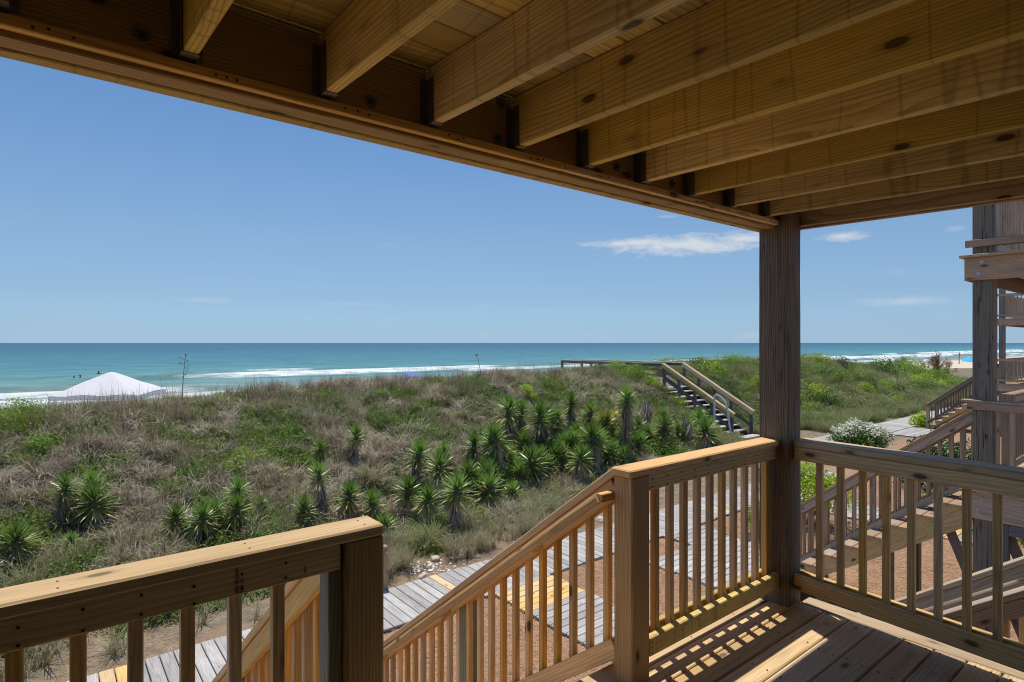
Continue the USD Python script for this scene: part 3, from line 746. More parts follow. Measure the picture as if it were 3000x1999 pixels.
# neighbouring buildings ----------------------------------------------------------------------
def neighbour(u, v0, lab, first, ztop=None):
    """A building's seaward decks, corner post at (u, v0..v0+.18); its stair goes down from the left end of the lower deck."""
    nb = thing('deck_tower', lab, 'deck')
    N, G = W['oldn'], W['oldg']
    vf = v0 + .265                       # front edge of floors
    back = v0 - 3.2
    wid = 5.2
    top = ztop or 9.5
    bb('corner_post', nb, G, u + .0, u + .18, v0, v0 + .182, -.3, top, 'z', ch=.006, label='tall weathered grey corner post')
    bb('corner_post', nb, G, u + wid - .18, u + wid, v0, v0 + .182, -.3, top, 'z', ch=.006)
    for lv, (zd, zb) in enumerate(((2.09, 1.78), (4.665, 4.385))):
        bb('side_beam', nb, N, u - .038, u - .003, back, vf - .02, zb, zd - .03, 'v', ch=.004)
        bb('front_beam', nb, W['slat'] if lv else N, u - .002, u + wid, vf - .055, vf - .02, zb, zd - .03, 'u', ch=.004)
        bb('edge_trim', nb, N, u - .072, u + .07, back, vf + .02, zd - .0295, zd + .003, 'v', ch=.004)
        vv = vf + .02
        while vv > back:
            bb('floor_board', nb, N, u + .073, u + wid + .05, vv - .132, vv - .003, zd - .0295, zd + .001, 'u')
            vv -= .1345
        for k in range(9 if first else 4):
            jv = vf - .3 - .36 * k * (1 if first else 2)
            bb('joist', nb, W['rail'], u - .002, u + wid, jv - .018, jv + .018, zb + .09, zd - .031, 'u')
        for dz in (.075, .20):
            for vb_ in (v0 + .09,):
                part('bolt', cat([cyl(.020, (u - .0385, vb_ + .03 * (dz > .1), zd - .03 - dz + .02), (u - .0415, vb_ + .03 * (dz > .1), zd - .03 - dz + .02), 14), cyl(.010, (u - .0415, vb_ + .03 * (dz > .1), zd - .03 - dz + .02), (u - .052, vb_ + .03 * (dz > .1), zd - .03 - dz + .02), 6)]), galv, nb)
        # side railing
        zr = zd + .985
        bb('cap_rail', nb, N, u - .035, u + .085, back, v0 + .275, zr - .03, zr, 'v', ch=.005)
        bb('upper_rail', nb, N, u - .03, u - .002, back, v0 + .225, zr - .105, zr - .031, 'v', ch=.004)
        bb('upper_rail', nb, N, u + .035, u + .063, back, v0 - .005, zr - .105, zr - .031, 'v', ch=.004)
        bb('lower_rail', nb, N, u - .034, u - .003, back, v0 + .24, zd + .085, zd + .165, 'v', ch=.004)
        bb('lower_rail', nb, N, u + .035, u + .063, back, v0 - .005, zd + .085, zd + .165, 'v', ch=.004)
        vv = v0 - .02
        k = 0
        while vv > back + .1 and k < 26:
            bb('baluster', nb, N, u + .0, u + .033, vv - .034, vv, zd + .08, zr - .032, 'z')
            vv -= .1165
            k += 1
        # front railing
        ua = u + (1.32 if lv == 0 else .2)
        bb('cap_rail', nb, N, ua, u + wid, v0 + .05, v0 + .17, zr - .03, zr, 'u', ch=.005)
        bb('upper_rail', nb, N, ua, u + wid - .19, v0 + .06, v0 + .09, zr - .105, zr - .031, 'u')
        bb('lower_rail', nb, N, ua, u + wid - .19, v0 + .06, v0 + .09, zd + .085, zd + .165, 'u')
        x = ua + .05
        while x < u + wid - .25:
            bb('baluster', nb, N, x, x + .034, v0 + .095, v0 + .129, zd + .08, zr - .032, 'z')
            x += .1165
    bb('corner_post', nb, N, u + 1.2, u + 1.32, v0 + .05, v0 + .17, 1.8, 3.075, 'z')
    # lattice skirt under the lower deck, on the side that faces us
    bb('skirt_post', nb, W['walk'], u - .03, u + .06, v0 - .13, v0 - .02, 0, 1.775, 'z')
    bb('skirt_rail', nb, W['walk'], u - .034, u - .008, back, v0 - .132, 1.66, 1.775, 'v')
    x = v0 - .2
    k = 0
    while x > back and k < 16:
        for s, o in ((1, 0.0), (-1, .022)):
            lumber('lattice_slat', nb, W['slat'], (u + o, x, .02), (u + o, x - s * .62, 1.655), .012, .10, up=(0, 1, .3 * s))
        x -= .27
        k += 1
    if not first:
        # third storey with a slatted screen, a white door frame and a white brace
        bb('floor_beam', nb, N, u - .038, u - .003, back, vf - .02, 6.85, 7.13, 'v')
        bb('cap_rail', nb, N, u - .035, u + .085, back, v0 + .2, 8.12, 8.15, 'v')
        for k in range(30):
            bb('screen_slat', nb, W['slat'], u + .02, u + .045, v0 - .09 - .1 * k, v0 - .012 - .1 * k, 7.16, 11.2, 'z')
        bb('door_frame', nb, whitep, u - .06, u - .04, v0 - .52, v0 - .40, 6.9, 11.2, 'z')
        lumber('brace', nb, whitep, (u - .05, v0 - .02, 7.2), (u - .05, v0 - .26, 10.4), .02, .09, up=(0, 1, 0))
        bb('roof_beam', nb, N, u - .04, u + wid, v0 - .02, v0 + .2, 11.2, 11.45, 'u')
    return nb


neighbour(7.96, 1.634, 'brown wooden decks of the next building, grey corner post and bolted side beams', True)
neighbour(29.6, 5.72, 'distant brown stacked decks seen between the next corner post and the frame edge', False, 11.2)
ns = stair('neighbour_stair', 'brown stair with sawtooth treads going down from the next building', 7.93, 9.15, 1.905, 2.09, 11, .19, .247, W['oldn'], W['oldn'], W['rail'])
stair_rail(ns, 8.24, 8.36, 1.87, 2.955, .775, 4.62, W['oldn'], W['oldn'], W['oldn'], low=.76, bal0=.10, post_v=[3.55], handrail=(8.42, .12))
stair_rail(ns, 9.12, 9.24, 1.87, 2.985, .775, 4.62, W['oldn'], W['oldn'], W['oldn'], low=.76, bal0=.10, handrail=(9.06, .12))
bb('stair_leg', ns, W['slat'], 8.02, 8.12, 2.62, 2.72, -.2, 1.3, 'z')
bb('stair_leg', ns, W['slat'], 9.0, 9.1, 2.62, 2.72, -.2, 1.3, 'z')
fs = stair('far_stair', 'distant brown stair with a slim rail ending at the far boardwalk', 29.64, 30.8, 6.0, 2.09, 11, .19, .225, W['oldn'], W['oldn'], W['rail'])
stair_rail(fs, 29.56, 29.68, 5.95, 2.98, .82, 8.3, W['slat'], W['slat'], W['slat'], low=.74, bal0=.1)
stair_rail(fs, 30.75, 30.87, 5.95, 2.98, .82, 8.3, W['slat'], W['slat'], W['slat'], low=.74, bal0=.1)
for uu in (29.58, 30.77):
    bb('newel_post', fs, W['oldn'], uu, uu + .12, 8.24, 8.36, -.2, 1.13, 'z')

# ------------------------------------------------------------------ boardwalk
bw = thing('boardwalk', 'weathered grey plank boardwalk with a few new yellow planks along the dune foot', 'boardwalk')
tag(stage.GetPrimAtPath(bw), kind='structure')


def walk_v(u0, u1, v0, v1, yellow=(), parent=bw, jitter=.012, z=.05):
    """Planks lying across (each along v)."""
    u, k = u0, 0
    while u < u1:
        m = W['yellow'] if k in yellow else W['grey']
        o = RNG.uniform(-jitter, jitter); o2 = RNG.uniform(-jitter, jitter); dz = RNG.uniform(-.003, .003)
        bb('plank', parent, m, u + .005, u + .1395, v0 + o, v1 + o2, z - .034 + dz, z + dz, 'v', ch=.006, **({'label': 'new yellow plank'} if k in yellow else {}))
        u += .145
        k += 1


def walk_u(u0, u1, v0, v1, yellow=(), parent=bw, jitter=.014, z=.05):
    v, k = v0, 0
    while v < v1 - .05:
        m = W['yellow'] if k in yellow else W['grey']
        o = RNG.uniform(-jitter, jitter); dz = RNG.uniform(-.003, .003)
        bb('plank', parent, m, u0 + o, u1 + o, v + .005, v + .1395, z - .034 + dz, z + dz, 'u', ch=.006, **({'label': 'new yellow plank'} if k in yellow else {}))
        v += .145
        k += 1


ystart = -2.6
walk_v(ystart, 17.2, 6.785, 7.885, yellow=(18, 21, 22, 50, 97))
walk_u(5.09, 6.2, 2.95, 6.77, yellow=(21, 22, 23, 24, 25))
walk_u(9.12, 10.2, 6.1, 6.77)
walk_u(7.82, 10.08, 4.72, 6.09)
walk_u(.84, 2.05, 4.7, 6.77)
fb2 = thing('boardwalk', 'pale far stretch of boardwalk beyond the white flowering bush', 'boardwalk')
tag(stage.GetPrimAtPath(fb2), kind='structure')
walk_v(16.4, 42, 8.82, 10.15, parent=fb2)
walk_u(26.4, 29.2, 7.75, 8.75, parent=fb2)
walk_u(30.2, 33.0, 8.35, 8.8, parent=fb2)
walk_v(16.2, 17.3, 7.9, 8.8, parent=fb2)
walk_u(13.15, 14.35, 3.0, 6.77, yellow=(2, 3, 20, 21), parent=fb2)
walk_u(24.4, 26.3, 6.6, 7.4, parent=fb2)
walk_u(20.0, 22.4, 4.6, 5.4, parent=fb2)
bl = thing('bollard', 'short weathered post with a domed bolt at the boardwalk edge', 'bollard')
bbz = np.array([3.935, 7.955, 0])
bb('post', bl, W['oldn'], 3.89, 3.98, 7.90, 7.99, -.2, .68, 'z', ch=.02)
part('bolt', tm(trimesh.creation.icosphere(2, .032).apply_transform(np.diag([.75, .5, .75, 1]) @ np.eye(4)).apply_translation((3.945, 7.895, .59))), galv, bl, smooth=True)
st2 = thing('bollard', 'dark low stub post beside the far boardwalk', 'bollard')
bb('post', st2, W['slat'], 33.6, 33.9, 10.5, 10.75, -.1, .42, 'z', ch=.02)

# ------------------------------------------------------------------ dune walkover
wk = thing('dune_walkover', 'grey beach stair with yellow handrails climbing over the dune', 'stairs')
U0, U1 = 20.35, 21.72            # near side, far side
VB, VT, VE = 12.12, 15.1, 21.3
ZT = 1.86
ns_ = 10
for k in range(ns_):
    z = .12 + (ZT - .12) * (k + 1) / ns_ - .02
    v = VB + (VT - VB) * k / ns_
    bb('tread', wk, W['tread'], U0 - .36, U1 + .02, v, v + .27, z - .04, z, 'u', ch=.008)
tt = np.array([0, VT - VB, ZT - .12]); tt /= np.linalg.norm(tt)
upw = np.cross([1.0, 0, 0], tt)
slw = (ZT - .12) / (VT - VB)
for uu, nm in ((U0 - .02, 'near'), (U1 + .02, 'far')):
    lumber('stringer', wk, W['walk'], (uu, VB - .1, -.05), (uu, VT, ZT - .15), .04, .24, up=upw)
    for dz, h_, m_ in ((.95, .13, 'walk'), (.50, .13, 'walk')):
        lumber('side_rail', wk, W[m_], (uu - .045, VB - .1, .1 + dz - .12), (uu - .045, VT, ZT + dz - .12), .036, h_, up=upw)
    lumber('handrail', wk, W['walkrail'], (uu - .03, VB - .25, .06 + .95), (uu - .03, VT + .02, ZT + .97), .17, .05, up=upw, label='new yellow handrail board')
    lumber('handrail', wk, W['walkrail'], (uu - .105, VB - .25, -.01 + .93), (uu - .105, VT + .02, ZT + .90), .04, .14, up=upw, label='new yellow handrail board')
    for v in (VB - .12, VB + .75, VB + 1.5, VB + 2.25, VT):
        z = .1 + (v - VB) * slw
        bb('post', wk, W['walk'], uu - .02, uu + .08, v - .05, v + .05, z - .9, z + .93, 'z')
    # level walk to the seaward end
    bb('side_rail', wk, W['walk'], uu - .02, uu + .02, VT + .05, VE, ZT + .84, ZT + .95, 'v')
    bb('handrail', wk, W['tread'], uu - .07, uu + .07, VT + .05, VE, ZT + .952, ZT + .99, 'v', label='weathered level handrail')
    bb('side_rail', wk, W['walk'], uu - .02, uu + .02, VT + .05, VE, ZT + .40, ZT + .52, 'v')
    for v in (17.2, 19.3, VE):
        bb('post', wk, W['walk'], uu - .05, uu + .05, v - .05, v + .05, -.6, ZT + .95, 'z')
v = VT + .28
while v < VE:
    bb('plank', wk, W['tread'], U0, U1, v, v + .14, ZT - .04, ZT, 'u')
    v += .146
bb('bottom_step', wk, W['tread'], U0 - .1, U1 - .3, VB - .75, VB - .35, .02, .16, 'u')
bb('bottom_step', wk, W['red'], U0 - .6, U0 + .25, VB - .3, VB - .26, .12, .34, 'u')
pp = [(20.2, 11.9, -.1), (20.2, 11.92, 1.12), (20.2, 12.0, 1.27), (20.2, 12.12, 1.31), (20.2, 12.3, 1.25)]
# galvanised hand loop at the foot of the stair
def px_at(px, py, Z):
    x, z = (px - 1500) / 1700. * Z, -(py - 1005) / 1700. * Z
    return np.array([SF * x + CF * Z, -CF * x + SF * Z, H + z])


pp = [px_at(2093, 1276, 21.6), px_at(2093, 1160, 21.6), px_at(2097, 1156, 21.6), px_at(2112, 1164, 21.5), px_at(2124, 1178, 21.4), px_at(2131, 1200, 21.3), px_at(2136, 1240, 21.2), px_at(2143, 1282, 21.2)]
part('grab_rail', tube(pp, .038, 8), pipe, wk, smooth=50, label='galvanised bent pipe rail')
lw = thing('low_wall', 'low grey timber edging wall beside the foot of the dune stair', 'wall')
bb('board', lw, W['tread'], 21.9, 24.5, 11.6, 11.68, -.1, .42, 'u')
bb('cap', lw, W['grey'], 21.88, 24.5, 11.55, 11.73, .422, .46, 'u')

# ------------------------------------------------------------------ vegetation
def on_ground(px, py, tmin=5.5, tmax=90.):
    """The point of the terrain that a line from the viewpoint through a direction meets (used to lay plants out)."""
    x, z = (px - 1500) / 1700., -(py - 1005) / 1700.
    t = np.arange(tmin, tmax, .04)
    u, v = (SF * x + CF) * t, (-CF * x + SF) * t
    h = H + z * t - terrain(u, v)
    cr = np.interp(u, [-30, 0, 16, 40, 80], [16.0, 16.2, 16.8, 18.0, 22.0])
    k = np.nonzero((h < 0) | (v > cr - .15))[0][0]
    return np.array([u[k], v[k], float(terrain(u[k], v[k]))]), t[k]


def blades(n, rad, L, wid, lean, droop, rng, seg=3, az=None, hvar=.35, wind=(0, 0)):
    out = []
    for k in range(n):
        a = rng.uniform(0, 2 * math.pi) if az is None else az(k)
        r = rad * math.sqrt(rng.uniform())
        b = rng.uniform(0, 2 * math.pi)
        p = np.array([r * math.cos(b), r * math.sin(b), -.03])
        l = L * (1 - hvar * rng.uniform())
        th = math.radians(abs(rng.normal(lean[0], lean[1])))
        dr = math.radians(rng.uniform(*droop))
        w = wid * rng.uniform(.7, 1.2)
        d2 = np.array([math.cos(a), math.sin(a)])
        side = np.array([-d2[1], d2[0], 0]) * w / 2
        tw = rng.uniform(-.6, .6)
        side = side * math.cos(tw) + np.array([0, 0, 1]) * w / 2 * math.sin(tw)
        pts = [p]
        for s in range(seg):
            t_ = th + dr * (s / max(seg - 1, 1))
            d = np.array([d2[0] * math.sin(t_) + wind[0] * s / seg, d2[1] * math.sin(t_) + wind[1] * s / seg, math.cos(t_)])
            pts.append(pts[-1] + d * l / seg)
        v, f = [], []
        for s in range(seg):
            ww = 1 - .75 * (s / seg) ** 1.5
            v += [pts[s] - side * ww, pts[s] + side * ww]
        v.append(pts[seg])
        for s in range(seg - 1):
            f += [[2 * s, 2 * s + 1, 2 * s + 3], [2 * s, 2 * s + 3, 2 * s + 2]]
        f.append([2 * seg - 2, 2 * seg - 1, 2 * seg])
        out.append((np.array(v), np.array(f)))
    return cat(out)


def leaf_quads(P, N, size, rng, aspect=.5, bend=.15):
    """Diamond leaves, one per point P, facing roughly N."""
    n = len(P)
    N = N / (np.linalg.norm(N, axis=1, keepdims=True) + 1e-9)
    r = rng.normal(size=(n, 3))
    a = np.cross(N, r); a /= np.linalg.norm(a, axis=1, keepdims=True) + 1e-9
    b = np.cross(N, a)
    s = size * rng.uniform(.65, 1.25, (n, 1))
    v = np.stack([P - a * s * .5, P + b * s * aspect * .5 + N * s * bend, P + a * s * .5, P - b * s * aspect * .5 + N * s * bend], 1).reshape(-1, 3)
    i = np.arange(n) * 4
    f = np.vstack([np.c_[i, i + 1, i + 2], np.c_[i, i + 2, i + 3]])
    return v, f


def ell(n, rng, lo=.55):
    d = rng.normal(size=(n, 3)); d /= np.linalg.norm(d, axis=1, keepdims=True)
    return d, rng.uniform(lo, 1, (n, 1)) ** .6


L_ = dict(
    dry=leafmat('dry_thatch', (.43, .375, .29), (.075, .063, .047), .14, .7, vary=.42),
    dry2=leafmat('dry_stem', (.29, .225, .15), (.15, .115, .075), .15, .7),
    weed=leafmat('green_weed', (.165, .275, .045), (.06, .135, .02), .3, .45, along=(.24, .31, .06)),
    feather=leafmat('feather_grass', (.35, .34, .19), (.10, .13, .05), .25, .6, along=(.38, .325, .21)),
    pale=leafmat('pale_green_grass', (.25, .30, .11), (.09, .15, .045), .25, .6, along=(.31, .29, .15)),
    yucca=leafmat('yucca_leaf', (.175, .29, .06), (.065, .155, .03), .25, .30, vary=.35),
    yuccay=leafmat('yucca_old_leaf', (.55, .49, .20), (.30, .33, .10), .25, .45),
    yuccayl=leafmat('yucca_yellow_leaf', (.46, .42, .08), (.24, .30, .05), .3, .45),
    dead=leafmat('dead_leaf', (.42, .36, .31), (.20, .17, .14), .1, .8),
    bush=leafmat('bush_leaf', (.23, .38, .05), (.11, .23, .03), .4, .4, along=(.33, .44, .06)),
    dark=leafmat('dark_bush_leaf', (.10, .18, .045), (.05, .10, .025), .3, .4),
    lime=leafmat('lime_bush_leaf', (.40, .54, .05), (.22, .37, .03), .45, .4),
    bloom=leafmat('white_bloom', (.80, .80, .66), (.62, .66, .48), .2, .7, vary=.05),
    rust=leafmat('rusty_twig', (.30, .14, .085), (.16, .08, .055), .1, .8),
    scrub=leafmat('olive_scrub_leaf', (.20, .27, .09), (.10, .15, .045), .3, .5),
    straw=leafmat('pine_needle', (.56, .36, .22), (.25, .14, .085), .1, .7, vary=.2),
    twig=plain('grey_twig', (.16, .13, .105), .9),
    bark=plain('brown_bark', (.13, .09, .06), .9),
)


def leaf_blades(items):
    """Stiff folded blades. items: (base point, direction, length, width, sag)."""
    V, F, n = [], [], 0
    for p, d, l, w, sag in items:
        d = d / np.linalg.norm(d)
        s = np.cross(d, [0, 0, 1.0]); sn_ = np.linalg.norm(s)
        s = np.array([1.0, 0, 0]) if sn_ < 1e-3 else s / sn_
        nrm = np.cross(s, d)
        ts = (0, .35, .7, 1.0); ws = (.55, 1.0, .75, 0)
        rows = []
        for t, ww in zip(ts, ws):
            c = p + d * l * t + np.array([0, 0, -1.0]) * sag * l * t * t
            rows.append((c - s * w / 2 * ww + nrm * w * .22 * ww, c, c + s * w / 2 * ww + nrm * w * .22 * ww))
        v = [x for r in rows[:3] for x in r] + [rows[3][1]]
        f = []
        for k in range(2):
            b = 3 * k
            f += [[b, b + 1, b + 4], [b, b + 4, b + 3], [b + 1, b + 2, b + 5], [b + 1, b + 5, b + 4]]
        f += [[6, 7, 9], [7, 8, 9]]
        V.append(np.array(v)); F.append(np.array(f) + n); n += 10
    return np.vstack(V), np.vstack(F)


def yucca_meshes(hc, R, rng, n=120, twin=0):
    """hc: height of the crown's middle, R: crown radius."""
    green, old, dead = [], [], []
    stem = R * .55
    lean = rng.uniform(-.22, .22, 2)
    trunk_pts = [np.array([lean[0] * t * hc, lean[1] * t * hc, t * (hc + stem * .2)]) for t in (-.15, .2, .5, .8, 1.0)]
    at = lambda z: np.array([lean[0] * z, lean[1] * z, z])
    for k in range(n):
        t = (k + .5) / n
        az = k * 2.39996 + rng.uniform(-.2, .2)
        th = math.radians(6 + 112 * t ** .85 + rng.uniform(-7, 7))
        base = at(hc + stem * (.35 - .95 * t))
        d = np.array([math.cos(az) * math.sin(th), math.sin(az) * math.sin(th), math.cos(th)])
        l = R * rng.uniform(.85, 1.08) * (1.0 if t > .12 else .8)
        item = (base, d, l, R * .088, .03 + .10 * t * rng.uniform(.3, 1))
        (old if (t > .80 and rng.uniform() < .65) or (t > .45 and rng.uniform() < .2) else green).append(item)
    zlo = hc - stem * .5
    nd = int(26 + 95 * max(zlo, .05) / .9)
    for k in range(nd):
        z = zlo * rng.uniform(.18, 1.06)
        az = rng.uniform(0, 2 * math.pi)
        th = math.radians(rng.uniform(128, 172))
        d = np.array([math.cos(az) * math.sin(th), math.sin(az) * math.sin(th), math.cos(th)])
        base = at(z) + np.array([math.cos(az), math.sin(az), 0]) * R * .08
        dead.append((base, d, min(R * rng.uniform(.55, .85), z * 1.05 + .06), R * .075, rng.uniform(-.05, .1)))
    tr = tube(np.array(trunk_pts), np.linspace(R * .16, R * .12, 5), 8)
    return leaf_blades(green), (leaf_blades(old) if old else None), leaf_blades(dead), tr


def yucca(label, group, loc, hc, R, seed, yellow=False):
    rng = np.random.default_rng(seed)
    g, o, d, t = yucca_meshes(hc, R, rng)
    y = thing('yucca', label, 'yucca', group, loc)
    part('trunk', t, L_['twig'], y)
    part('leaf_crown', g, L_['yuccayl'] if yellow else L_['yucca'], y)
    if o is not None:
        part('old_leaves', o, L_['yuccay'], y)
    part('dead_leaf_skirt', d, L_['dead'], y)
    return y


# position: crown centre (x, y), foot y, crown radius in the 3000 px frame; then the look that singles it out
YUC = [
    (170, 1437, 1544, 40, 'tall yucca at left with a grey skirt of dead leaves, left one of three'),
    (250, 1430, 1502, 38, 'yucca at left standing just behind the widest crown of three'),
    (290, 1477, 1550, 56, 'wide yucca at left with yellowing lower leaves, right one of three'),
    (54, 1588, 1650, 56, 'broad yucca at the left frame edge above the near railing'),
    (201, 1593, 1628, 27, 'small low yucca alone above the near railing at left'),
    (513, 1526, 1596, 42, 'leftmost yucca of the row rising behind the near railing cap'),
    (571, 1522, 1602, 44, 'big yucca with dried lower leaves, second of the row behind the near railing cap'),
    (625, 1500, 1566, 33, 'slim yucca between two fuller ones behind the near railing cap'),
    (687, 1442, 1510, 38, 'higher of two stacked yucca crowns behind the near railing cap'),
    (694, 1499, 1565, 43, 'lower of two stacked yucca crowns behind the near railing cap'),
    (754, 1481, 1522, 24, 'small lone yucca right of the stacked pair on the dry slope'),
    (897, 1486, 1545, 34, 'yucca with pale drooping leaves just above the end of the near railing'),
    (958, 1396, 1510, 38, 'tall yucca left of a tan grass plume in the middle of the slope'),
    (942, 1316, 1347, 26, 'small pale yucca left of the topmost lone yucca on the slope'),
    (1034, 1280, 1345, 34, 'lone yucca standing highest on the open middle slope'),
    (1020, 1459, 1525, 42, 'broad yucca under the tan grass plume'),
    (1105, 1481, 1548, 40, 'bright green yucca right above the newel of the near railing'),
    (1208, 1335, 1424, 42, 'dark green yucca with a bare stem at the left edge of the clump'),
    (1279, 1379, 1505, 46, 'tall many leaved yucca at the left front of the clump'),
    (1186, 1445, 1522, 42, 'bushy dark yucca at the front left foot of the clump'),
    (1235, 1465, 1552, 40, 'front yucca with a long brown skirt at the foot of the clump'),
    (1326, 1438, 1566, 50, 'front yucca with spreading pale tips and a thick brown skirt'),
    (1355, 1390, 1455, 38, 'yucca just behind the front one with spreading pale tips'), (1422, 1432, 1490, 46, 'wide fresh green yucca low in the front centre of the clump'),
    (1387, 1307, 1374, 36, 'yucca leaning out on the left side of the taller clump'), (1480, 1205, 1294, 44, 'high full yucca at the back left of the clump'),
    (1489, 1285, 1424, 46, 'yucca on a thick shaggy grey trunk in the middle of the clump'), (1445, 1290, 1372, 37, 'yucca just left of the thick shaggy grey trunk, partly behind it'), (1498, 1445, 1480, 32, 'low yucca with upright leaves at the right front of the clump'),
    (1578, 1222, 1338, 46, 'yucca with a long grey skirt at the back middle of the clump'), (1520, 1213, 1292, 33, 'yucca right behind the high full one at the back left of the clump'),
    (1672, 1188, 1292, 34, 'slender tall yucca with a bare shaggy trunk, left of the tallest one'), (1632, 1236, 1302, 28, 'smaller yucca low between the long grey skirt and the slender bare trunk'), (1721, 1216, 1274, 36, 'yucca crown standing free against brown grass right of the slender one'),
    (1757, 1243, 1312, 36, 'yucca between the free standing crown and the yellow leaved one'), (1799, 1231, 1280, 28, 'yellow leaved yucca behind the clump beside the tallest one'), (1829, 1168, 1348, 38, 'tallest yucca with a long bare shaggy trunk'),
    (1860, 1252, 1304, 28, 'yucca immediately right of the tallest bare trunk'), (1744, 1286, 1398, 46, 'large yucca with a dark trunk right of the clump centre'), (1650, 1305, 1354, 32, 'small yucca left of the large dark trunked one, upper of two'), (1614, 1325, 1374, 32, 'small yucca left of the large dark trunked one, lower of two'), (1690, 1303, 1352, 32, 'yucca touching the large dark trunked one on its left'),
    (1560, 1354, 1420, 46, 'dense round yucca at the right front of the clump'), (1614, 1363, 1404, 30, 'small yucca right of the dense round one at the right front'), (1685, 1342, 1420, 38, 'yucca below the large dark trunked one, over the stair rail cap'), (1641, 1343, 1394, 32, 'yucca between the dense round one and the stair newel'), (1822, 1343, 1384, 34, 'low yucca just above the cap of the front railing'),
    (1873, 1303, 1350, 34, 'yucca just over the front railing cap below the tallest bare trunk'), (1436, 1368, 1422, 36, 'yucca in the gap between the fresh green one and the shaggy trunk'), (1525, 1388, 1434, 36, 'low yucca just left of the dense round one at the right front'), (1141, 1544, 1592, 36, 'yucca leaves showing just right of the near newel'),
    (1892, 1269, 1302, 21, 'little yucca just in front of the lone grey headless trunk'), (1946, 1250, 1324, 30, 'round green yucca left of the two dead trunks'), (1980, 1259, 1312, 23, 'yucca squeezed directly left of the two dead trunks'), (2085, 1296, 1322, 27, 'last green yucca on the right beside the corner post'), (1928, 1217, 1242, 15, 'small yellow yucca behind the two dead trunks'),
    (1590, 1290, 1340, 34, 'yucca below the long grey skirted one at the back middle'), (1545, 1300, 1352, 36, 'yucca standing just right of the thick shaggy trunk'), (1470, 1345, 1398, 38, 'yucca crouched against the foot of the thick shaggy trunk'), (1388, 1415, 1462, 38, 'yucca between the spreading pale tipped and the fresh green one'), (1300, 1325, 1380, 26, 'small yucca above the tall many leaved one at the left front'),
]
for k, (cx_, cy_, by_, r_, lab) in enumerate(YUC):
    p, Z = on_ground(cx_, by_)
    hc = max((by_ - cy_) / 1700 * Z, .16)
    R = r_ / 1700 * Z * 1.34
    yucca(lab, None, p, hc, R, 100 + k, yellow=bool(lab and 'yellow' in lab and 'yellowing' not in lab))

ry = np.random.default_rng(77)
for k in range(24):
    t_ = k / 23
    x_ = 1385 + 470 * t_ + ry.uniform(-12, 12); yb_ = np.interp(x_, [1380, 1500, 1700, 1860], [1500, 1440, 1400, 1340]) - ry.uniform(-6, 62)
    p, Z = on_ground(x_, yb_)
    r_ = ry.uniform(30, 42)
    yucca('low bushy yucca filling the gaps at the foot of the dense clump', 'low yuccas at the foot of the clump', p, ry.uniform(.2, .5), r_ / 1700 * Z * 1.3, 300 + k)
for k in range(22):
    x_ = ry.uniform(1570, 2075); yb_ = np.interp(x_, [1570, 1800, 2075], [1375, 1365, 1325]) - ry.uniform(-14, 70)
    p, Z = on_ground(x_, yb_)
    yucca('small green yucca crowding the right end of the clump behind the railing cap', 'small yuccas at the right end of the clump', p, ry.uniform(.25, .9), ry.uniform(25, 36) / 1700 * Z * 1.3, 340 + k)


def dead_trunk(label, px, ytop, ybase, w, seed, lean=0.0):
    p, Z = on_ground(px, ybase)
    h = (ybase - ytop) / 1700 * Z
    rng = np.random.default_rng(seed)
    t = thing('dead_yucca', label, 'dead plant', None, p)
    r = w / 1700 * Z / 2
    items = []
    for k in range(int(90)):
        z = h * rng.uniform(.2, 1.0)
        az = rng.uniform(0, 2 * math.pi)
        th = math.radians(rng.uniform(150, 176))
        b = np.array([math.cos(az) * r * .35 + lean * z, math.sin(az) * r * .35, z])
        items.append((b, np.array([math.cos(az) * math.sin(th), math.sin(az) * math.sin(th), math.cos(th)]), min(r * rng.uniform(2, 3.2), z + .05), r * .26, -.05))
    part('trunk', tube(np.array([[0, 0, -.1], [lean * h * .5, 0, h * .5], [lean * h, 0, h * .97]]), [r * .42, r * .4, r * .2], 8), L_['twig'], t)
    part('hanging_dead_leaves', leaf_blades(items), L_['dead'], t)


dead_trunk('grey headless yucca trunk standing alone behind the clump', 1893, 1178, 1255, 28, 1)
dead_trunk('left one of two grey headless yucca trunks side by side', 2005, 1219, 1312, 22, 2)
dead_trunk('right one of two grey headless yucca trunks side by side', 2023, 1238, 1320, 26, 3)
dead_trunk('slumped grey bundle of dead yucca leaves beside the pipe rail', 2080, 1226, 1285, 34, 4, .18)
dead_trunk('pale fallen yucca head low in the right of the clump', 1802, 1308, 1338, 30, 5, -.2)
dead_trunk('brown heap of fallen yucca leaves at the right foot of the clump', 1640, 1395, 1432, 52, 6, .3)


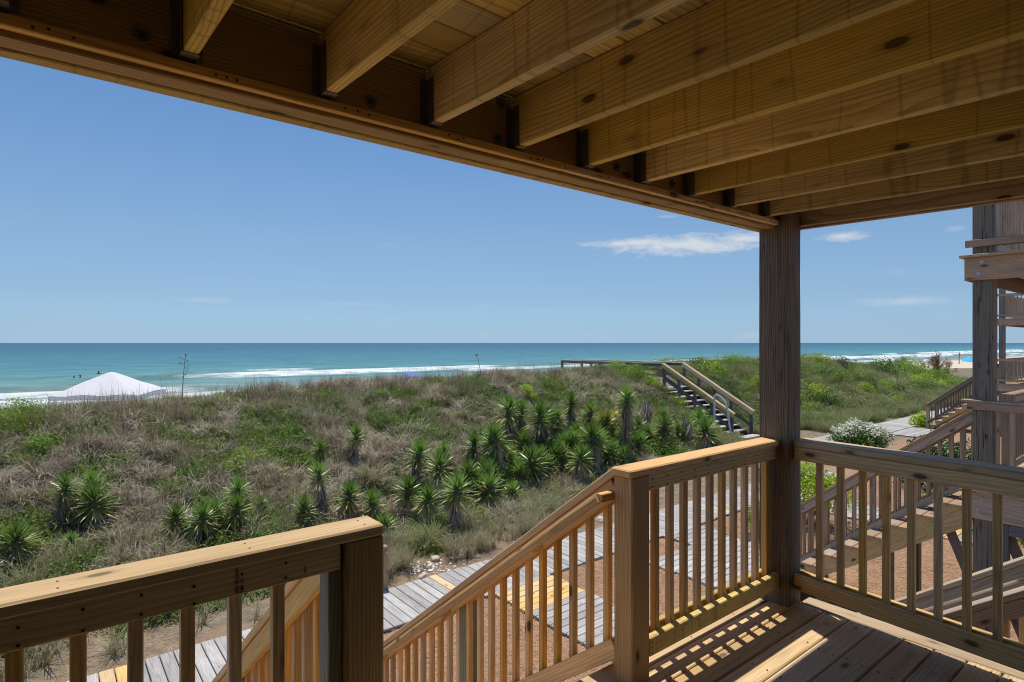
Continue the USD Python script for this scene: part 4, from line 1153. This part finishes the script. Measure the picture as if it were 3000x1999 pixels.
def scatter(name, label, protos, mats, pts, scales, rng, tilt=.12):
    path = numbered('/World', name)
    pi = UsdGeom.PointInstancer.Define(stage, path)
    tag(pi, label, kind='stuff')
    targets = []
    for k, (m, mt) in enumerate(zip(protos, mats)):
        pp_ = f'{path}/tuft_{k:03d}'
        usdkit.mesh(stage, pp_, m, mt)
        targets.append(Sdf.Path(pp_))
    pi.CreatePrototypesRel().SetTargets(targets)
    n = len(pts)
    a = rng.uniform(0, 2 * math.pi, n)
    tx, ty = rng.normal(0, tilt, (2, n))
    q = np.stack([np.cos(a / 2), tx / 2, ty / 2, np.sin(a / 2)], 1); q /= np.linalg.norm(q, axis=1, keepdims=True)
    pi.CreatePositionsAttr(Vt.Vec3fArray.FromNumpy(pts.astype(np.float32)))
    pi.CreateOrientationsAttr(Vt.QuathArray([Gf.Quath(float(x[0]), float(x[1]), float(x[2]), float(x[3])) for x in q]))
    sc = np.asarray(scales)
    sc = np.repeat(sc[:, None], 3, 1) if sc.ndim == 1 else sc
    pi.CreateScalesAttr(Vt.Vec3fArray.FromNumpy(sc.astype(np.float32)))
    pi.CreateProtoIndicesAttr(Vt.IntArray.FromNumpy(rng.integers(0, len(protos), n).astype(np.int32)))


def seen(u, v, extra=.06):
    Z = CF * u + SF * v
    x = (SF * u - CF * v) / np.maximum(Z, .1)
    return (Z > 3) & (np.abs(x) < .883 + extra)


def candidates(n, u0, u1, v0, v1, rng):
    u = rng.uniform(u0, u1, n); v = rng.uniform(v0, v1, n)
    toe = np.interp(u, [-30, 6, 22, 40, 70], [8.5, 8.6, 11.9, 12.2, 13.0])
    crest = np.interp(u, [-30, 0, 16, 40, 80], [16.0, 16.2, 16.8, 18.0, 22.0])
    k = seen(u, v) & ~((u > U0 - .25) & (u < U1 + .25) & (v > VB - .9) & (v < VE))
    return u[k], v[k], toe[k], crest[k]


def lay(u, v, dz=0.0):
    return np.stack([u, v, terrain(u, v) + dz], 1)


rg = np.random.default_rng(11)
dryp = [blades(58, .15, .56, .012, (40, 18), (40, 115), np.random.default_rng(200 + k)) for k in range(2)] + [blades(50, .10, .50, .012, (24, 13), (15, 85), np.random.default_rng(210 + k), wind=(.12, -.06)) for k in range(3)]
dryp += [blades(26, .05, .52, .010, (18, 12), (5, 60), np.random.default_rng(230 + k)) for k in range(2)]


def weedp(seed, n=46, r=.17, h=.22, size=.06):
    rng = np.random.default_rng(seed)
    d, q = ell(n, rng, .3)
    P_ = d * q * np.array([r, r, h]); P_[:, 2] = np.abs(P_[:, 2])
    N_ = d * .6 + np.array([0, 0, .7]) + rng.normal(0, .3, (n, 3))
    m = [leaf_quads(P_, N_, size, rng, .45)]
    m.append(blades(6, .03, h * 1.05, .008, (16, 8), (0, 20), rng))
    return cat(m)


weeds = [weedp(300 + k, 60, .16 + .03 * (k % 3), .20 + .05 * (k % 2), .05) for k in range(5)]
feath = [blades(30, .06, .62, .010, (16, 11), (10, 75), np.random.default_rng(400 + k), wind=(.10, -.05)) for k in range(5)]
palep = [blades(40, .12, .46, .010, (16, 10), (5, 45), np.random.default_rng(450 + k)) for k in range(3)]

# dry thatch over the whole slope
u, v, toe, crest = candidates(150000, -6, 66, 8.2, 27, rg)
Z = CF * u + SF * v
s = (v - toe) / (crest - toe)
green = fb(u, v, .62, 31, 3) * .8 + fb(u, v, 2.0, 32, 3) * .9
clump = np.clip(.62 + fb(u, v, 1.5, 37, 2) * 3.2, .08, 1.15)
right = smooth((u - 15) / 8)
keep = (s > .06) & (s < 1.5) & (rg.uniform(size=len(u)) < np.clip(9.5 / Z, .12, 1) * (1 - .55 * right) * np.clip(.78 - green * 3.2, .12, 1) * clump * .54)
u_, v_ = u[keep], v[keep]
scatter('dune_grass', 'dry brown matted grass covering the dune slope', dryp, [L_['dry']] * 5 + [L_['dry2']] * 2, lay(u_, v_), rg.uniform(.55, 1.2, len(u_)) * np.clip(.85 + Z[keep] / 60, .85, 1.3), rg)
# green weeds in patches
keep = (s > .03) & (s < 1.45) & (rg.uniform(size=len(u)) < np.clip(9.5 / Z, .14, 1) * np.clip(.46 + green * 3.8 + .2 * right, 0.0, 1) * .95)
u_, v_ = u[keep], v[keep]
scatter('green_weeds', 'patches of low green leafy weeds among the dry dune grass', weeds, [L_['weed']] * 5, lay(u_, v_), rg.uniform(.55, 1.25, len(u_)) * np.clip(.85 + Z[keep] / 50, .85, 1.5), rg)
# feathery grass along the dune foot
keep = ((v > toe - .35) & (s < .30) & (u < 20) & (rg.uniform(size=len(u)) < np.clip(9.5 / Z, .2, 1) * np.clip(.45 + fb(u, v, 1.1, 33) * 4, .0, 1) * np.where(s < .14, .62, .30)))
Xs = (SF * u - CF * v) / Z * 1700 + 1500
Ys = 1005 + 1700 * (H - terrain(u, v)) / Z
keep &= ~((Xs > 1340) & (Xs < 2110) & (Ys < 1455 - (Xs - 1340) * .08))
keep |= (s > .25) & (s < 1) & (u < 22) & (rg.uniform(size=len(u)) < np.clip(9.5 / Z, .15, 1) * np.clip(fb(u, v, .8, 43) * 4, 0, 1) * .35)
u_, v_ = u[keep], v[keep]
scatter('feathery_grass', 'soft pale green and tan feathery grass along the boardwalk', feath, [L_['feather']] * 5, lay(u_, v_), rg.uniform(.5, 1.1, len(u_)), rg)
# greener grass on the right part of the dune
keep = ((s > -.03) | ((u > 18) & (v > 10.45) & ~((u > U0 - 1) & (u < 25) & (v < 11.8)))) & (s < 1.7) & (rg.uniform(size=len(u)) < np.clip(11 / Z, .2, 1) * right * np.clip(.45 + fb(u, v, .5, 39) * 3 + .5 * (s > 1), .08, 1) * .7)
u_, v_ = u[keep], v[keep]
scatter('green_dune_grass', 'greener grass on the dune right of the beach stair', palep, [L_['pale']] * 3, lay(u_, v_), rg.uniform(.7, 1.35, len(u_)) * np.clip(.8 + Z[keep] / 60, .8, 1.5), rg)
# hummocks of leafy scrub, mostly on the right part of the dune
def scrubp(seed, n=420):
    rng = np.random.default_rng(seed)
    d, q = ell(7, rng, .3)
    C_ = d * q * np.array([.5, .5, .3]); C_[:, 2] = np.abs(C_[:, 2]) + .08
    P_, N_ = [], []
    for c in C_:
        d2, q2 = ell(n // 7, rng, .5)
        P_.append(c + d2 * q2 * np.array([.3, .3, .24]) * rng.uniform(.7, 1.2)); N_.append(d2 * .7 + rng.normal(0, .4, d2.shape) + [0, 0, .5])
    return leaf_quads(np.vstack(P_), np.vstack(N_), .085, rng, .5)


uq, vq, tq, cq = candidates(13000, -6, 66, 8.5, 28, rg)
sq = (vq - tq) / (cq - tq)
rq = smooth((uq - 15) / 8)
nq = fb(uq, vq, .35, 41, 3)
kq = (sq > .12) & (sq < 1.5) & (rg.uniform(size=len(uq)) < rq * np.clip(.18 + nq * 2.2 + .25 * smooth((sq - .6) / .3), .0, 1) * .36 + (1 - rq) * np.clip(nq * 2 - .25, 0, 1) * .05)
uq, vq = uq[kq], vq[kq]
scatter('dune_scrub', 'hummocks of green leafy scrub on the dune', [scrubp(800), scrubp(801), scrubp(802), scrubp(803), scrubp(804)], [L_['bush'], L_['dark'], L_['bush'], L_['scrub'], L_['lime']], lay(uq, vq, -.05), rg.uniform(.55, 1.35, len(uq)) * (.75 + .35 * smooth((uq - 15) / 10)), rg, .1)

# pine straw
def strawp(seed):
    rng = np.random.default_rng(seed)
    return blades(26, .16, .17, .0035, (84, 5), (-4, 8), rng, seg=2)


us_, vs_ = rg.uniform(1.5, 19, 26000), rg.uniform(.6, 6.75, 26000)
kk = seen(us_, vs_, .0) & (rg.uniform(size=26000) < np.clip(6.5 / (CF * us_ + SF * vs_), .1, 1))
for (a, b, c, d) in [(5.05, 6.25, 2.9, 6.8), (9.05, 10.25, 6.0, 6.8), (7.8, 10.1, 4.65, 6.1), (.8, 2.1, 4.6, 6.8), (13.1, 14.4, 2.9, 6.8)]:
    kk &= ~((us_ > a) & (us_ < b) & (vs_ > c) & (vs_ < d))
pstr = lay(us_[kk], vs_[kk], .035)
ul, vl = rg.uniform(-4, 17, 9000), rg.uniform(7.9, 9.3, 9000)
kl = seen(ul, vl, .0) & (rg.uniform(size=9000) < np.clip(8 / (CF * ul + SF * vl), .1, 1) * np.clip(.6 + fb(ul, vl, .9, 47) * 3, .1, 1) * .45)
pstr = np.vstack([pstr, lay(ul[kl], vl[kl], .02)])
scatter('pine_straw', 'loose reddish brown pine needles covering the ground between the walkways', [strawp(k) for k in range(4)], [L_['straw']] * 4, pstr, rg.uniform(.8, 1.3, len(pstr)), rg, .05)

# thin seed stalks on the crest
def stalkp(seed, hgt):
    rng = np.random.default_rng(seed)
    return cat([blades(34, .16, hgt * .8, .011, (14, 9), (5, 40), rng, hvar=.5), blades(9, .14, hgt * 1.15, .008, (9, 5), (5, 35), rng, hvar=.3, seg=4)])


uc, vc, tc_, cc = candidates(16000, -6, 50, 14, 20, rg)
k = (np.abs(vc - cc + .3) < 1.3) & (rg.uniform(size=len(uc)) < np.clip(12 / (CF * uc + SF * vc), .2, 1) * np.clip(.5 + fb(uc, vc, .9, 35) * 3, .05, 1) * .62)
uc, vc = uc[k], vc[k]
scatter('sea_oats', 'thin brown grass standing along the dune crest', [stalkp(500, .6), stalkp(501, .72), stalkp(502, .5)], [L_['dry2'], L_['dry2'], L_['feather']], lay(uc, vc), rg.uniform(.6, 1.2, len(uc)), rg, .08)


# shrubs --------------------------------------------------------------------------------------
def shrub(name, label, loc, rx, ry, rz, n, size, mat, seed, blobs=14, stem=None, catg='shrub', group=None, bloom=0, aspect=.5, base=.15, extra=None):
    rng = np.random.default_rng(seed)
    t = thing(name, label, catg, group, loc)
    d, q = ell(blobs, rng, .35)
    C_ = d * q * np.array([rx, ry, rz]) * .72
    C_[:, 2] = np.abs(C_[:, 2]) * .95 + base * rz
    V_, N_ = [], []
    per = n // blobs
    for c in C_:
        d2, q2 = ell(per, rng, .45)
        rb = (min(rx, ry, rz) * .42 + .08 * (rx + ry)) * rng.uniform(.6, 1.15)
        V_.append(c + d2 * q2 * rb * np.array([1, 1, .8])); N_.append(d2 * .7 + rng.normal(0, .45, (per, 3)) + [0, 0, .45])
    V_, N_ = np.vstack(V_), np.vstack(N_)
    k = V_[:, 2] > -.05
    V_, N_ = V_[k], N_[k]
    part('foliage', leaf_quads(V_, N_, size, rng, aspect), mat, t)
    if bloom:
        top = np.argsort(-(V_[:, 2] / rz + .25 * np.linalg.norm(V_[:, :2] / [rx, ry], axis=1) + rng.uniform(0, .5, len(V_))))[:bloom]
        PB = np.repeat(V_[top] * 1.03 + [0, 0, .02], 4, 0) + rng.normal(0, size * .3, (4 * len(top), 3))
        part('blossoms', leaf_quads(PB, rng.normal(size=PB.shape) + [0, 0, 1.2], size * .7, rng, .9), L_['bloom'], t)
    st_ = []
    for c in C_[: max(5, blobs // 2)]:
        mid = c * [.45, .45, .5] + rng.normal(0, .04, 3)
        st_.append(tube(np.array([[rng.uniform(-.06, .06), rng.uniform(-.06, .06), -.1], mid, c]), [.022 * max(rz, .5), .015 * max(rz, .5), .007], 5))
    part('stems', cat(st_), stem or L_['bark'], t)
    return t


def at_px(px, py):
    return on_ground(px, py)[0]


def shrub_px(name, label, px, ybase, wpx, hpx, n, mat, seed, size=None, **kw):
    p, Z = on_ground(px, ybase)
    r = wpx / 2 / 1700 * Z; h = hpx / 1700 * Z
    return shrub(name, label, p, r, r, h * .82, n, size or max(.05, 5.0 / 1700 * Z), mat, seed, **kw)


shrub_px('shrub', 'bright green shrub at the left frame edge on the dune top', 30, 1275, 250, 130, 3800, L_['bush'], 1, blobs=20)
shrub_px('shrub', 'low green shrub below the bright one at the left edge', 120, 1325, 120, 55, 900, L_['bush'], 2)
for k, (x, yb, w, h, n, mt, lab) in enumerate([
    (650, 1150, 90, 32, 700, 'bush', 'green shrub on the crest right of the white canopy'),
    (720, 1142, 60, 26, 420, 'bush', 'second green shrub on the crest right of the white canopy'),
    (1110, 1168, 44, 26, 380, 'bush', 'small bright green shrub below the crest under the blue canopy'),
    (1545, 1160, 46, 46, 420, 'lime', 'yellow green two lobed shrub on the slope right of the sea view'),
    (1562, 1175, 30, 30, 240, 'lime', 'lower yellow green shrub touching the two lobed one'),
    (1750, 1092, 60, 46, 600, 'dark', 'dark pointed shrub in front of the beach walkway rail'),
    (1800, 1100, 120, 40, 1000, 'bush', 'green shrub beneath the level rail of the beach walkway'),
    (1870, 1118, 110, 60, 1200, 'bush', 'leafy green shrub at the head of the beach stair'),
    (1905, 1140, 60, 40, 500, 'lime', 'light green creeper beside the upper steps'),
    (2590, 1100, 110, 48, 1000, 'dark', 'dark tall shrub on the far dune left of the spiky plant'),
    (2665, 1104, 110, 50, 1000, 'bush', 'tall green shrub on the far dune under the grey twigs'),
    (2725, 1112, 90, 48, 800, 'dark', 'dark green shrub left of the leaning bare branches'),
    (2140, 1072, 150, 42, 1300, 'bush', 'low green thicket on the crest left of the corner post'),
    (2080, 1070, 90, 26, 600, 'dark', 'dark low bush on the crest behind the beach stair'),
    (2215, 1150, 50, 70, 420, 'lime', 'bright bush half hidden by the left edge of the corner post'),
    (2370, 1072, 120, 36, 1100, 'bush', 'green hummock of shrub right of the corner post on the crest'),
    (2460, 1085, 130, 36, 1000, 'dark', 'dark green hummock on the far crest'),
    (2530, 1150, 40, 32, 300, 'lime', 'single small lime bush on the far slope'),
    (2440, 1110, 90, 36, 700, 'bush', 'olive shrub on the slope right of the corner post'),
    (2380, 1160, 70, 40, 520, 'lime', 'lime shrub close to the right side of the corner post'),
    (2690, 1135, 66, 46, 640, 'lime', 'rounded bright shrub left of the rusty dead one'),
    (2690, 1150, 90, 40, 600, 'dark', 'dark shrub under the rounded bright one'),
    (2745, 1130, 60, 66, 620, 'bush', 'tall green shrub below the rusty dead one'),
    (2775, 1140, 60, 34, 420, 'bush', 'green shrub at the foot of the next building stair'),
    (2600, 1090, 110, 34, 900, 'bush', 'green bush around the spiky dead plant'),
    (2640, 1075, 70, 40, 500, 'bush', 'green bush beneath the grey twiggy one'),
    (2575, 1212, 110, 66, 900, 'pale', 'silvery green wild plants beside the far boardwalk'),
    (2480, 1190, 100, 40, 700, 'pale', 'silvery weeds above the white flowering bush'),
    (2680, 1190, 90, 40, 600, 'pale', 'tall pale weeds at the edge of the far boardwalk'),
    (1600, 1270, 120, 60, 800, 'bush', 'leafy green undergrowth in the left back of the yucca clump'),
    (1700, 1330, 200, 80, 1500, 'bush', 'leafy green undergrowth in the middle of the yucca clump'),
    (1930, 1325, 180, 60, 1100, 'bush', 'leafy green undergrowth at the right of the yucca clump'),
    (2090, 1300, 90, 44, 620, 'bush', 'green creeper around the foot of the beach stair'),
]):
    big = 1.45 if x > 2200 else 1.15
    shrub_px('shrub', lab, x, yb, w * big, h * (1.25 if x > 2200 else 1.15), int(n * 1.5), L_[mt], 20 + k)
# white flowering bush, multi-stem bush beside the corner post, low dark bush, pots of green by the stairs
p = np.array([22.2, 8.25, .02])
shrub('flowering_bush', 'rounded bush covered with white flowers beyond the right railing', p, 1.12, 1.0, .84, 4600, .09, L_['dark'], 61, blobs=30, bloom=480, aspect=.55)
p = np.array([12.1, 5.55, 0.0])
rng = np.random.default_rng(66)
mb = shrub('shrub', 'multi stemmed bright green bush behind the foot of the corner post', p + [0, 0, .45], 1.05, 1.05, .72, 3000, .085, L_['lime'], 62, blobs=22, base=.25)
st_ = []
for k in range(13):
    a = rng.uniform(0, 2 * math.pi); r = rng.uniform(.3, .9)
    st_.append(tube(np.array([[.05 * math.cos(a), .05 * math.sin(a), -.5], [r * .45 * math.cos(a), r * .45 * math.sin(a), -.05 + rng.uniform(0, .1)], [r * math.cos(a + .3), r * math.sin(a + .3), .35 + rng.uniform(0, .25)]]), [.028, .02, .009], 6))
part('bare_stems', cat(st_), L_['twig'], mb)
shrub('shrub', 'low dense green bush in front of the multi stemmed one', np.array([11.35, 5.9, 0]), .62, .5, .42, 900, .075, L_['bush'], 63)
shrub('shrub', 'dark green hedge bush behind the next building stair', np.array([17.6, 4.6, 0]), 1.3, 1.0, 1.35, 2200, .12, L_['dark'], 64, blobs=22)
shrub('shrub', 'glossy green bush seen through the right railing balusters', np.array([14.6, 3.9, 0]), .7, .6, .55, 900, .09, L_['bush'], 65)
shrub('shrub', 'yellow green bush beside the foot of the far stair', np.array([30.3, 8.75, 0]), .5, .5, .8, 800, .12, L_['lime'], 67)
shrub('shrub', 'small bright plant under the next building deck edge', np.array([14.2, 2.4, 0]), .45, .4, .5, 500, .08, L_['bush'], 68)


def twiggy(label, px, ybase, ytop, w, seed, mat, tmat, n=46, lean=0.0):
    p, Z = on_ground(px, ybase)
    h = (ybase - ytop) / 1700 * Z; r = w / 2 / 1700 * Z
    rng = np.random.default_rng(seed)
    t = thing('dead_shrub', label, 'dead shrub', None, p)
    br, tips = [], []
    for k in range(n):
        a = rng.uniform(0, 2 * math.pi); rr = r * rng.uniform(.1, 1)
        hh = h * rng.uniform(.5, 1.0) * (1 - .35 * rr / r)
        e = np.array([rr * math.cos(a) + lean * hh, rr * math.sin(a), hh])
        br.append(tube(np.array([[0, 0, -.1], e * [.4, .4, .55] + rng.normal(0, .05, 3), e]), [.05, .03, .012], 4))
        tips.append(e + rng.normal(0, .10, (26, 3)) * [1, 1, 1.3])
    part('branches', cat(br), tmat, t)
    T_ = np.vstack(tips)
    part('dry_twigs', leaf_quads(T_, rng.normal(size=T_.shape), .16, rng, .12), mat, t, kind='stuff')


twiggy('rusty brown dead shrub on the far dune near the beach', 2745, 1095, 1030, 62, 1, L_['rust'], L_['rust'])
twiggy('grey twiggy dead shrub on the far dune left of the rusty one', 2645, 1062, 1016, 46, 2, L_['dead'], L_['twig'])
twiggy('bare dark branches leaning right of the rusty shrub', 2775, 1105, 1055, 40, 3, L_['rust'], L_['twig'], 18, .4)
twiggy('thin brown dead stems behind the white beach canopy at right', 2455, 1060, 1040, 60, 4, L_['rust'], L_['twig'], 24)
# spiky plant with a drooping dead head
p, Z = on_ground(2607, 1075)
sp2 = thing('spiky_plant', 'spiky green plant with a drooping dry flower head on the far dune', 'plant', None, p)
g, o, d, t = yucca_meshes(.35, 1.0, np.random.default_rng(9), 60)
part('leaf_crown', g, L_['bush'], sp2)
part('stalk', tube(np.array([[0, 0, 0], [.02, 0, .6], [.05, .02, 1.15], [-.06, .05, 1.4], [-.22, .1, 1.38]]), [.11, .12, .09, .05, .03], 7), L_['rust'], sp2)
T_ = np.array([[0, 0, z] for z in np.linspace(.4, 1.3, 90)]) + np.random.default_rng(3).normal(0, .09, (90, 3))
part('dry_leaves', leaf_quads(T_, np.random.default_rng(4).normal(size=(90, 3)), .22, np.random.default_rng(5), .2), L_['dead'], sp2)


def flower_stalk(label, px, ybase, px2, ytop, seed, heads, mat_head, hsize):
    p, Z = on_ground(px, ybase)
    rng = np.random.default_rng(seed)
    h = (ybase - ytop) / 1700 * Z
    dx = (px2 - px) / 1700 * Z
    e = np.array([SF * dx, -CF * dx, h])
    t = thing('flower_stalk', label, 'flower stalk', None, p)
    pts = np.array([e * [s * s * .9 + .1 * s, s * s * .9 + .1 * s, s] for s in np.linspace(0, 1, 8)])
    part('stem', tube(pts, np.linspace(.011, .005, 8), 6), L_['dry2'], t)
    part('base_leaves', blades(40, .05, .42, .012, (38, 16), (0, 35), rng), L_['dry'], t)
    hd = []
    for k in range(heads):
        s = 1 - .45 * k / max(heads, 1)
        c = e * [s * s, s * s, s] + np.array([rng.uniform(-.14, .14), rng.uniform(-.14, .14), 0]) * (k > 0)
        hd.append(tm(trimesh.creation.icosphere(1, hsize * rng.uniform(.7, 1.2)).apply_translation(c)))
        if k:
            hd.append(tube(np.array([e * [s * s, s * s, s] - [0, 0, .06], c]), .005, 4))
    part('seed_pods', cat(hd), mat_head, t)


flower_stalk('tall dark dried flower stalk with round pods right of the white canopy', 533, 1178, 544, 1016, 1, 9, L_['dry2'], .019)
flower_stalk('thin stalk with one yellow flower head against the sea', 1410, 1100, 1396, 1024, 2, 1, L_['yuccayl'], .05)
# tan grass plume and pampas-like tuft
for (px, yb, hpx, lab, m, sd_) in [(1085, 1440, 105, 'tall tan grass plume in the middle of the slope', 'feather', 1), (1120, 1465, 60, 'green arching grass clump below the tan plume', 'pale', 2), (2630, 1150, 62, 'big arching grey green grass clump on the far slope', 'pale', 3), (1262, 1600, 90, 'arching light grass blades by the boardwalk rocks', 'pale', 4)]:
    p, Z = on_ground(px, yb)
    h = hpx / 1700 * Z
    t = thing('grass_clump', lab, 'grass clump', None, p)
    part('blades', blades(190, h * .22, h * 1.25, .012 + .0006 * Z, (20, 13), (20, 95), np.random.default_rng(700 + sd_), seg=5), L_[m], t)

# rocks and shells beside the boardwalk ------------------------------------------------------------
rockm = plain('pale_rock', (.52, .45, .37), .9, var=.3, scale=9)


def rock(label, px, py, w, seed):
    p, Z = on_ground(px, py)
    r = w / 2 / 1700 * Z
    m = trimesh.creation.icosphere(2, 1.0)
    v = np.array(m.vertices)
    v *= (1 + (meshkit.fbm(v * 1.4 + seed * 9.1, 3, seed) - .5) * 1.1)[:, None]
    v = v * [r, r * .8, r * .55]
    part('rock', (v @ rotz(seed).T + p + [0, 0, r * .2], np.array(m.faces)), rockm, smooth=40, label=label, cat='rock')


rock('large pale rock right of the bolted bollard', 1275, 1642, 34, 1)
rock('pale rock at the foot of the yucca skirts', 1330, 1640, 30, 2)
rock('upright pale rock next to the bollard', 1161, 1672, 18, 3)
rock('small white rock between two grass tufts', 1255, 1652, 16, 4)
rock('flat pale rock near the stair rail', 1765, 1528, 36, 5)
rock('grey rock half in shade under the yuccas', 1328, 1606, 20, 6)
rock('buff stone on the boardwalk edge', 1238, 1695, 26, 7)
rs = np.random.default_rng(5)
sh = []
for k in range(170):
    px, py = rs.normal(1225, 50), rs.normal(1668, 10)
    if px < 1150:
        continue
    p, Z = on_ground(px, py)
    m = trimesh.creation.icosphere(0, rs.uniform(.010, .026))
    sh.append((np.array(m.vertices) * [1, 1, .5] @ rotz(k).T + p + [0, 0, .012], np.array(m.faces)))
part('shell_fragments', cat(sh), whitep, label='scatter of white shell bits beside the boardwalk', kind='stuff')

# ------------------------------------------------------------------ beach things and bathers
canvas = plain('white_canvas', (.64, .63, .66), .8, var=.04, scale=3)
bluec = plain('blue_canvas', (.10, .21, .55), .7)
cyanc = plain('cyan_canvas', (.02, .40, .72), .7)
redc = plain('red_canvas', (.70, .12, .06), .7)
lilac = plain('lilac_canvas', (.55, .50, .80), .7)


def canopy(label, px, ypeak, yeave, half, Z, rot, mat):
    x = (px - 1500) / 1700 * Z
    c = np.array([SF * x + CF * Z, -CF * x + SF * Z])
    zp = H - (ypeak - 1005) / 1700 * Z; ze = H - (yeave - 1005) / 1700 * Z
    zg = float(terrain(c[0], c[1]))
    t = thing('beach_canopy', label, 'canopy', None, (c[0], c[1], zg))
    zp -= zg; ze -= zg
    R = rotz(rot)
    n = 14
    g = np.linspace(-1, 1, 2 * n + 1)
    X, Y = np.meshgrid(g, g)
    m_ = np.maximum(np.abs(X), np.abs(Y))
    zz = ze + (zp - ze) * (1 - np.sqrt(m_ ** 2 + .004)).clip(0) ** .97 - .05 * (1 - np.abs(np.abs(X) - np.abs(Y))) * m_ * (1 - m_) * 2
    zz += .025 * np.sin(X * 7 + Y * 3) * m_
    P_ = np.stack([X.ravel() * half, Y.ravel() * half, zz.ravel()], 1) @ R.T
    i, j = np.meshgrid(np.arange(2 * n), np.arange(2 * n), indexing='ij'); a = i * (2 * n + 1) + j
    q_ = np.stack([a, a + 1, a + 2 * n + 2, a + 2 * n + 1], -1).reshape(-1, 4)
    P2 = P_ - [0, 0, .02]
    part('roof_fabric', cat([(P_, q_), (P2, q_[:, ::-1])]), mat, t, smooth=30)
    cn = np.array([[-1, -1], [1, -1], [1, 1], [-1, 1]]) * half
    for k in range(4):
        a, b = cn[k], cn[(k + 1) % 4]
        A, B = R @ np.array([*a, ze - .02]), R @ np.array([*b, ze - .02])
        part('valance', tm(trimesh.convex.convex_hull(np.array([A, B, A - [0, 0, .16], B - [0, 0, .16], A * .995, B * .995]))), mat, t)
        part('leg', cat([cyl(.022, R @ np.array([*(a * .985), -.1]), R @ np.array([*(a * .985), ze - .03]), 8)]), galv, t)
        part('truss_bar', cat([cyl(.012, R @ np.array([*(a * .98), ze - .30]), R @ np.array([*((a + b) * .49), ze - .06]), 6), cyl(.012, R @ np.array([*(b * .98), ze - .30]), R @ np.array([*((a + b) * .49), ze - .06]), 6)]), galv, t)


canopy('big white pop up canopy behind the dune crest at left', 326, 1086, 1150, 1.56, 24.5, AL - math.pi / 2 + .22, canvas)
canopy('blue pop up canopy behind the crest left of centre', 1200, 1087, 1119, 1.75, 50, AL - math.pi / 2 - .35, bluec)


def umbrella(label, px, ytop, yrim, r, Z, mat, tilt=0.0):
    x = (px - 1500) / 1700 * Z
    c = np.array([SF * x + CF * Z, -CF * x + SF * Z])
    zg = float(terrain(c[0], c[1]))
    zt = H - (ytop - 1005) / 1700 * Z - zg; zr = H - (yrim - 1005) / 1700 * Z - zg
    t = thing('beach_umbrella', label, 'umbrella', None, (c[0], c[1], zg))
    n, m = 16, 6
    V_, F_ = [], []
    for k in range(m + 1):
        s = k / m
        for i in range(n):
            a = 2 * math.pi * i / n
            rr = r * s * (1 if i % 2 == 0 else .965)
            V_.append((rr * math.cos(a), rr * math.sin(a), zt + (zr - zt) * s ** 1.7 + tilt * rr * math.cos(a)))
    for k in range(m):
        for i in range(n):
            a, b = k * n + i, k * n + (i + 1) % n
            F_.append((a, b, b + n, a + n))
    V_ = np.array(V_); F_ = np.array(F_)
    part('shade', cat([(V_, F_), (V_ - [0, 0, .02], F_[:, ::-1])]), mat, t, smooth=40)
    part('pole', cyl(.025, (0, 0, -.2), (0, 0, zt + .08), 8), galv, t)


umbrella('white domed beach canopy behind the far dune right of the corner post', 2412, 1040, 1058, 1.75, 105, canvas)
umbrella('bright blue beach umbrella left of the next corner post', 2845, 1045, 1056, 2.1, 150, cyanc, .1)
umbrella('small lilac beach umbrella on the far sand', 2713, 1052, 1060, .95, 150, lilac)
umbrella('small dark blue beach umbrella seen through crest grass', 1488, 1097, 1106, .55, 62, bluec)
umbrella('small red beach umbrella next to the dark blue one', 1505, 1099, 1107, .40, 63, redc)
x = (2810 - 1500) / 1700 * 130
c = np.array([SF * x + CF * 130, -CF * x + SF * 130])
bp = thing('beach_pole', 'thin dark pole standing on the far sand', 'pole', None, (c[0], c[1], float(terrain(c[0], c[1]))))
part('pole', cyl(.09, (0, 0, -.3), (0, 0, 2.6), 8), L_['twig'], bp)
part('sign_plate', tm(trimesh.creation.box([.5, .04, .4]).apply_translation((0, -.12, 2.2))), L_['twig'], bp)

skin = plain('tanned_skin', (.23, .12, .075), .5)
hairm = plain('dark_hair', (.02, .014, .01), .6)


def bather(label, px, py, Z, pose, seed):
    x = (px - 1500) / 1700 * Z
    c = np.array([SF * x + CF * Z, -CF * x + SF * Z])
    t = thing('person', label, 'person', None, (c[0], c[1], SEA + .05))
    J = dict(hip=(0, 0, -.05, .15), waist=(0, 0, .12, .13), chest=(0, 0, .36, .16), neck=(0, 0, .55, .06), head=(0, -.01, .70, .095), jaw=(0, -.03, .64, .07),
             ls=(-.18, 0, .46, .065), rs=(.18, 0, .46, .065), le=(-.27, -.03 + pose, .22, .045), re=(.27, -.03, .22 + pose, .045), lw=(-.24, -.2, .10, .035), rw=(.26, -.18, .12 + 1.4 * pose, .035))
    sp3 = lambda j: m3.Manifold.sphere(J[j][3], 18).translate(J[j][:3])
    bones = [('hip', 'waist'), ('waist', 'chest'), ('chest', 'ls'), ('chest', 'rs'), ('chest', 'neck'), ('neck', 'jaw'), ('jaw', 'head'), ('ls', 'le'), ('rs', 're'), ('le', 'lw'), ('re', 'rw')]
    body = m3.Manifold.batch_boolean([m3.Manifold.batch_hull([sp3(a), sp3(b)]) for a, b in bones], m3.OpType.Add)
    v, f, _ = meshkit.arrays(body)
    R = rotz(seed * 1.3)
    part('body', (v @ R.T, f), skin, t, smooth=True)
    hm = trimesh.creation.icosphere(2, .104)
    hv = np.array(hm.vertices) * [1, 1.05, .9] + [0, .018, .725]
    part('hair', (hv @ R.T, np.array(hm.faces)), hairm, t, smooth=True)


bather('person standing waist deep in the surf left of the white canopy', 235, 1113, 88, .1, 1)
bather('person up to the shoulders in the water left of the standing one', 217, 1121, 84, -.05, 2)
bather('person far out in the waves above the white canopy slope', 289, 1101, 100, .2, 3)
